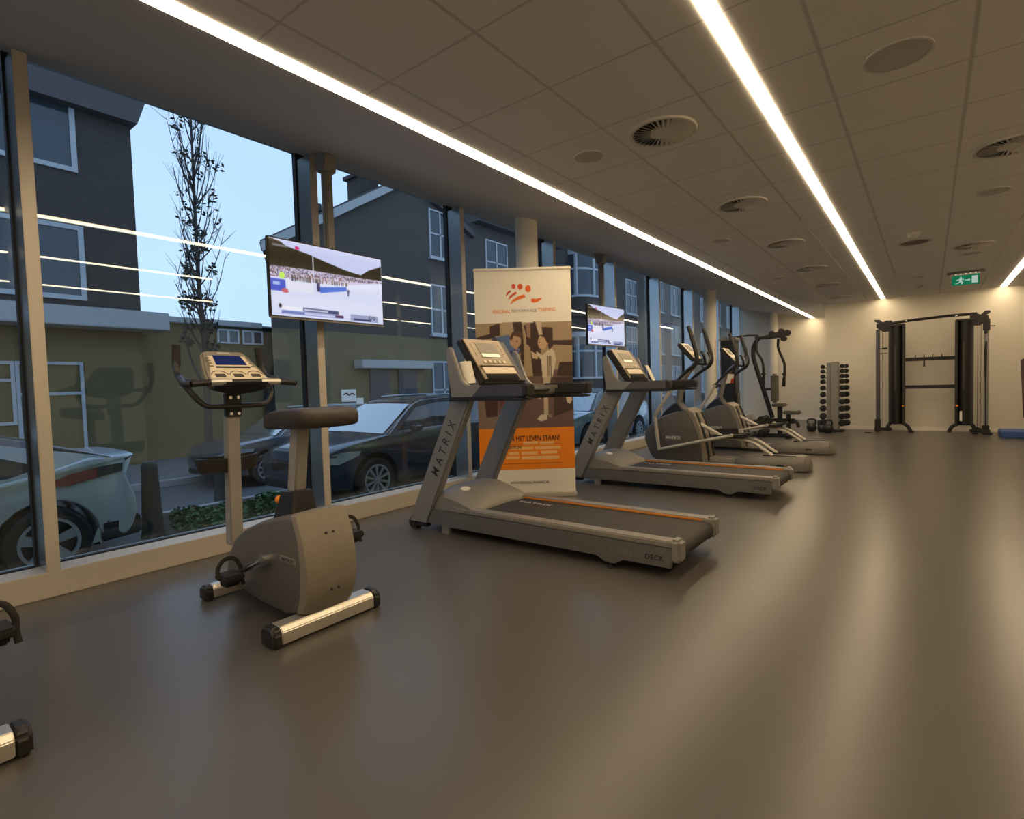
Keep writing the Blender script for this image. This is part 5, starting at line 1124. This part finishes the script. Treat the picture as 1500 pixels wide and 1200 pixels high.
# houses -------------------------------------------------------------
def P_(name, b, m, parent, **k): return obj(name, b, m, parent, **k)
XH = -16.3
def win(parent, y0, y1, z0, z1, bars=(0.5,), cross=(), x=XH, fr=0.07, sill=True, frame_m='whitepaint', glass='winglass'):
    b = MB()
    b.box(x - 0.06, x + 0.05, y0 - fr, y0, z0 - fr, z1 + fr); b.box(x - 0.06, x + 0.05, y1, y1 + fr, z0 - fr, z1 + fr)
    b.box(x - 0.06, x + 0.05, y0, y1, z1, z1 + fr); b.box(x - 0.06, x + 0.05, y0, y1, z0 - fr, z0)
    for q in bars: y = y0 + (y1 - y0) * q; b.box(x - 0.06, x + 0.04, y - 0.04, y + 0.04, z0, z1)
    for q in cross: z = z0 + (z1 - z0) * q; b.box(x - 0.06, x + 0.04, y0, y1, z - 0.035, z + 0.035)
    if sill: b.box(x - 0.05, x + 0.16, y0 - 0.15, y1 + 0.15, z0 - fr - 0.10, z0 - fr)
    w = P_('window', b, frame_m, parent)
    b = MB(); b.box(x - 0.02, x + 0.012, y0, y1, z0, z1); P_('pane', b, glass, w)
# left brick house
h = empty('brick_house', (XH, 0, ZG), 'dark brick house with white window frames filling the left windows', 'house'); h.location = (0, 0, 0)
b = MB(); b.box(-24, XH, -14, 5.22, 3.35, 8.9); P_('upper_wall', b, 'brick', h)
b = MB(); b.box(-24, XH - 0.02, -14, 5.20, ZG, 3.35); P_('ground_wall', b, 'ochre', h)
b = MB(); b.prism([(5.55, 8.95), (5.28, 8.15), (-14, 8.15), (-14, 8.95)], -24.5, XH + 0.35, axis='x'); b.box(-24.5, XH + 0.35, -14, 5.5, 8.95, 9.3); P_('eaves', b, 'rooftile', h)
b = MB(); b.box(XH - 1.0, XH + 0.75, -14, 5.62, 2.88, 3.33, bev=0.02); P_('canopy', b, 'fascia', h)
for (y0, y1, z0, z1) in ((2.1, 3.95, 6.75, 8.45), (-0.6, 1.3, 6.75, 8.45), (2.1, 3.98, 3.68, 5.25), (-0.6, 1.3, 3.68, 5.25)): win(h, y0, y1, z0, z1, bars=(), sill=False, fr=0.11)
for (y0, y1, z0, z1) in ((2.75, 3.85, -0.45, 2.0), (0.6, 2.6, 0.7, 2.0)): win(h, y0, y1, z0, z1, bars=(), cross=(0.72,), sill=False, glass='ochre')
# low garages between the houses
g = empty('garage_row', (0, 0, 0), 'low ochre garage wall with a flat roof behind the bare tree', 'garage')
b = MB(); b.box(-20, XH - 0.6, 5.25, 8.7, ZG, 3.25); P_('wall', b, 'ochre', g)
b = MB(); b.box(-20, XH - 0.45, 5.25, 8.7, 3.25, 3.42, bev=0.02); P_('roof_edge', b, 'fascia', g)
for y in (7.4, 8.15): win(g, y, y + 0.55, 2.78, 3.12, x=XH - 0.6, sill=False, fr=0.05)  # small windows added in place of pale reflections on the glazing
r_ = empty('far_roof', (0, 0, 0), 'dark low roof seen beyond the garages', 'house')
b = MB(); b.box(-30, -27, 12.4, 17.0, 0, 4.6); P_('wall', b, 'brick2', r_)
b = MB(); b.prism([(-30.3, 4.55), (-28.5, 4.85), (-26.8, 4.55)], 12.2, 17.2); P_('roof', b, 'rooftile', r_)
# gabled house
h = empty('gabled_house', (0, 0, 0), 'brown brick house with a gable, chimney and ochre ground floor', 'house')
gp = [(8.75, 3.25), (18.3, 3.25), (18.3, 7.9), (14.6, 9.35), (8.75, 5.75)]
SK = lambda y, x: 18.3 - (18.3 - y) * (18.3 - 8.75 * x / XH * 1.03) / (18.3 - 8.75)      # the party wall runs back at an angle
def skew(pts, x0, x1): return [[Vector((x0, y, z)) for y, z in pts], [Vector((x1, SK(y, x1), z)) for y, z in pts]]
b = MB(); b.loft(skew(gp, XH, -22)); P_('upper_wall', b, 'brick2', h)
b = MB(); b.loft(skew([(8.75, ZG), (18.3, ZG), (18.3, 3.25), (8.75, 3.25)], XH + 0.01, -22)); P_('ground_wall', b, 'ochre2', h)
b = MB(); b.loft(skew([(8.45, 5.60), (14.6, 9.40), (18.3, 7.9), (18.3, 8.15), (14.6, 9.70), (8.40, 5.85)], XH + 0.22, -22)); rf = P_('roof', b, 'rooftile', h)
b = MB(); b.prism([(8.45, 5.52), (14.6, 9.32), (14.6, 9.62), (8.40, 5.80)], XH + 0.18, XH + 0.26, axis='x'); P_('barge_board', b, 'fascia', rf)
for y, z in ((13.15, 8.55), (11.2, 7.2)):
    s = 1.0 if y > 12 else 0.45
    b = MB(); b.box(XH - 1.3, XH - 0.5, y - 0.42 * s, y + 0.42 * s, z - 0.9, z + 0.65 * s); b.box(XH - 1.38, XH - 0.42, y - 0.55 * s, y + 0.55 * s, z + 0.65 * s, z + 0.78 * s); b.lathe([(0.14, 0), (0.10, 0.32)], center=(XH - 0.9, y, z + 0.78 * s), n=10); P_('chimney', b, 'brick', rf)
win(h, 15.75, 17.1, 6.7, 8.55, bars=(0.42,), cross=(0.5,)); win(h, 15.7, 17.05, 3.5, 5.45, bars=(0.42,), cross=(0.5,)); win(h, 15.65, 16.75, 0.5, 2.25, bars=(0.55,), cross=(0.35,), sill=False)
b = MB(); b.box(XH, XH + 0.5, 11.75, 15.2, 1.98, 2.28, bev=0.02); P_('door_canopy', b, 'fascia', h)
for y0, y1 in ((12.4, 13.35), (13.75, 14.7)):
    b = MB(); b.box(XH - 0.02, XH + 0.05, y0, y1, ZG, 1.95); P_('door', b, 'navy', h)
def sign(y0, y1, z0, z1, m, lab, rnd=False):
    if rnd:
        b = MB(); b.lathe([(0.001, 0), (0.13, 0), (0.13, 0.03), (0.001, 0.03)], center=(XH + 0.01, (y0 + y1) / 2, (z0 + z1) / 2), axis='x', n=20)
    else: b = MB(); b.box(XH + 0.01, XH + 0.04, y0, y1, z0, z1, bev=0.005)
    return tag(obj('wall_sign', b, m), lab, 'sign', 'small signs on the ochre wall')
s = sign(11.16, 11.77, 0.80, 1.23, 'white', 'largest white sign on the ochre wall outside, above the blue-grey one')
b = MB(); b.tube([(XH + 0.045, 11.24, 1.05), (XH + 0.045, 11.36, 1.10), (XH + 0.045, 11.46, 1.03), (XH + 0.045, 11.58, 1.09), (XH + 0.045, 11.70, 1.04)], 0.022, n=6); obj('scribble', b, 'ink', s)
sign(11.78, 12.08, 0.67, 0.92, 'white', 'small square white sign right of the large one on the ochre wall')
sign(11.15, 11.74, 0.51, 0.75, 'carblue', 'blue-grey sign under the large white one on the ochre wall')
sign(11.84, 12.06, 0.25, 0.51, 'white', 'round white sign below the square one on the ochre wall', True)
# terrace further along
def terrace(y0, y1, brick, label, z=8.6, eave=0.5, seed=1):
    h = empty('terrace_house', (0, 0, 0), label, 'house')
    b = MB(); b.box(-26, XH, y0, y1, ZG, z); P_('wall', b, brick, h)
    b = MB(); b.prism([(XH + eave, z), (XH + eave, z + 0.35), (-21, z + 3.6), (-26, z + 0.3), (-26, z)], y0, y1); P_('roof', b, 'rooftile', h)
    b = MB(); b.box(XH + eave, XH + eave + 0.08, y0, y1, z + 0.02, z + 0.36); P_('gutter', b, 'fascia', h)
    return h
h = terrace(18.3, 25.2, 'brick2', 'terraced brick house with sash windows, seen left of the banner top')
for y in (19.3, 22.4):
    for z0, z1 in ((6.1, 8.0), (3.2, 5.2), (0.4, 2.4)): win(h, y, y + 1.5, z0, z1, bars=(0.5,), cross=(0.5,))
h = terrace(25.2, 37.0, 'brick', 'brick house with a curved white bay window, seen right of the banner', z=9.3)
def bay(h, yc, hw, z0, z1):
    n = 12; pts = [(XH + 1.15 * math.sin(PI * k / n) ** 0.7, yc - hw * math.cos(PI * k / n)) for k in range(n + 1)]
    b = MB(); b.prism(pts, z0 - 1.2, z0 - 0.12, axis='z'); bw = P_('bay', b, 'brick', h)
    b = MB(); b.prism(pts, z0, z1, axis='z'); P_('bay_glass', b, 'winglass', bw)
    b = MB(); grow = [(XH + (x - XH) * 1.06, yc + (y - yc) * 1.04) for x, y in pts]
    b.prism(grow, z0 - 0.13, z0 + 0.0, axis='z'); b.prism(grow, z1, z1 + 0.28, axis='z')
    for k in (1, 4, 6, 8, 11): b.box(pts[k][0] - 0.08, pts[k][0] + 0.06, pts[k][1] - 0.09, pts[k][1] + 0.09, z0, z1)
    b.prism([(XH + (x - XH) * 1.03, yc + (y - yc) * 1.02) for x, y in pts], z0 + (z1 - z0) * 0.62, z0 + (z1 - z0) * 0.67, axis='z'); P_('bay_frame', b, 'whitepaint', bw)
bay(h, 28.6, 2.0, 6.3, 8.6); bay(h, 28.6, 2.0, 1.6, 3.9)
for z0, z1 in ((6.0, 8.2), (2.8, 5.0), (-0.2, 2.0)): win(h, 33.9, 35.4, z0, z1, bars=(0.5,), cross=(0.55,))
h = terrace(37.0, 47.5, 'brick3', 'pale brick house with red panels, seen through the far windows', z=9.9)
for y in (38.6, 42.0):
    for z0, z1 in ((6.6, 8.8), (3.4, 5.6), (0.2, 2.4)): win(h, y, y + 1.6, z0, z1, bars=(0.5,))
for y in (45.0,):
    for z0, z1 in ((6.2, 9.2), (3.0, 5.8)):
        b = MB(); b.box(XH, XH + 0.06, y, y + 1.9, z0, z1); P_('panel', b, 'redpanel', h)
h = terrace(47.5, 75, 'brick2', 'brown terrace at the far end of the street', z=9.6)
for y in (49, 53, 57, 61):
    for z0, z1 in ((6.6, 8.6), (3.4, 5.4), (0.2, 2.2)): win(h, y, y + 1.8, z0, z1, bars=(0.5,))

# ------------------------------------------------------------------ sky
w = bpy.data.worlds.new('dusk_sky'); scene.world = w; w.use_nodes = True; nt = w.node_tree
bg = nt.nodes['Background']; tc = nt.nodes.new('ShaderNodeTexCoord'); sp = nt.nodes.new('ShaderNodeSeparateXYZ')
nt.links.new(tc.outputs['Generated'], sp.inputs[0])
cr = nt.nodes.new('ShaderNodeValToRGB'); nt.links.new(sp.outputs['Z'], cr.inputs[0])
cr.color_ramp.elements[0].position = 0.0; cr.color_ramp.elements[0].color = (0.68, 0.74, 0.93, 1)
cr.color_ramp.elements[1].position = 0.75; cr.color_ramp.elements[1].color = (0.52, 0.60, 0.84, 1)
nz = nt.nodes.new('ShaderNodeTexNoise'); nz.inputs['Scale'].default_value = 2.2; nz.inputs['Detail'].default_value = 4
mp = nt.nodes.new('ShaderNodeMapping'); mp.inputs['Scale'].default_value = (1, 1, 3); nt.links.new(tc.outputs['Generated'], mp.inputs[0]); nt.links.new(mp.outputs[0], nz.inputs['Vector'])
mr = nt.nodes.new('ShaderNodeMapRange'); mr.inputs[1].default_value = 0.42; mr.inputs[2].default_value = 0.72; mr.inputs[3].default_value = 0; mr.inputs[4].default_value = 0.35
nt.links.new(nz.outputs['Fac'], mr.inputs[0])
mx = nt.nodes.new('ShaderNodeMix'); mx.data_type = 'RGBA'; mx.inputs[7].default_value = (0.72, 0.82, 1.0, 1)
nt.links.new(cr.outputs[0], mx.inputs[6]); nt.links.new(mr.outputs[0], mx.inputs[0]); nt.links.new(mx.outputs[2], bg.inputs['Color'])
bg.inputs['Strength'].default_value = 1.5

# ------------------------------------------------------------------ camera and view
F, YAW, PIT, ROLL, HC = 783.772, 0.662024, 0.042709, -0.030098, 1.158496
f = Vector((-math.sin(YAW) * math.cos(PIT), math.cos(YAW) * math.cos(PIT), -math.sin(PIT)))
r = Vector((math.cos(YAW), math.sin(YAW), 0)); u = r.cross(f)
r2 = r * math.cos(ROLL) + u * math.sin(ROLL); u2 = -r * math.sin(ROLL) + u * math.cos(ROLL)
cam = bpy.data.cameras.new('camera'); co = bpy.data.objects.new('camera', cam); COL.objects.link(co)
cam.sensor_width = 36.0; cam.lens = F / 1500 * 36.0; cam.clip_start = 0.02; cam.clip_end = 500
co.matrix_world = Matrix(((r2.x, u2.x, -f.x, 0), (r2.y, u2.y, -f.y, 0), (r2.z, u2.z, -f.z, HC), (0, 0, 0, 1)))
scene.camera = co
scene.view_settings.view_transform = 'Standard'; scene.view_settings.look = 'None'; scene.view_settings.exposure = 0.1; scene.view_settings.gamma = 1.0
try: scene.view_settings.use_curve_mapping = False
except Exception: pass
cy_ = scene.cycles
cy_.use_denoising = True
cy_.max_bounces = 10; cy_.diffuse_bounces = 5; cy_.glossy_bounces = 5; cy_.transparent_max_bounces = 24; cy_.transmission_bounces = 6
cy_.sample_clamp_indirect = 4.0; cy_.caustics_reflective = False; cy_.caustics_refractive = False
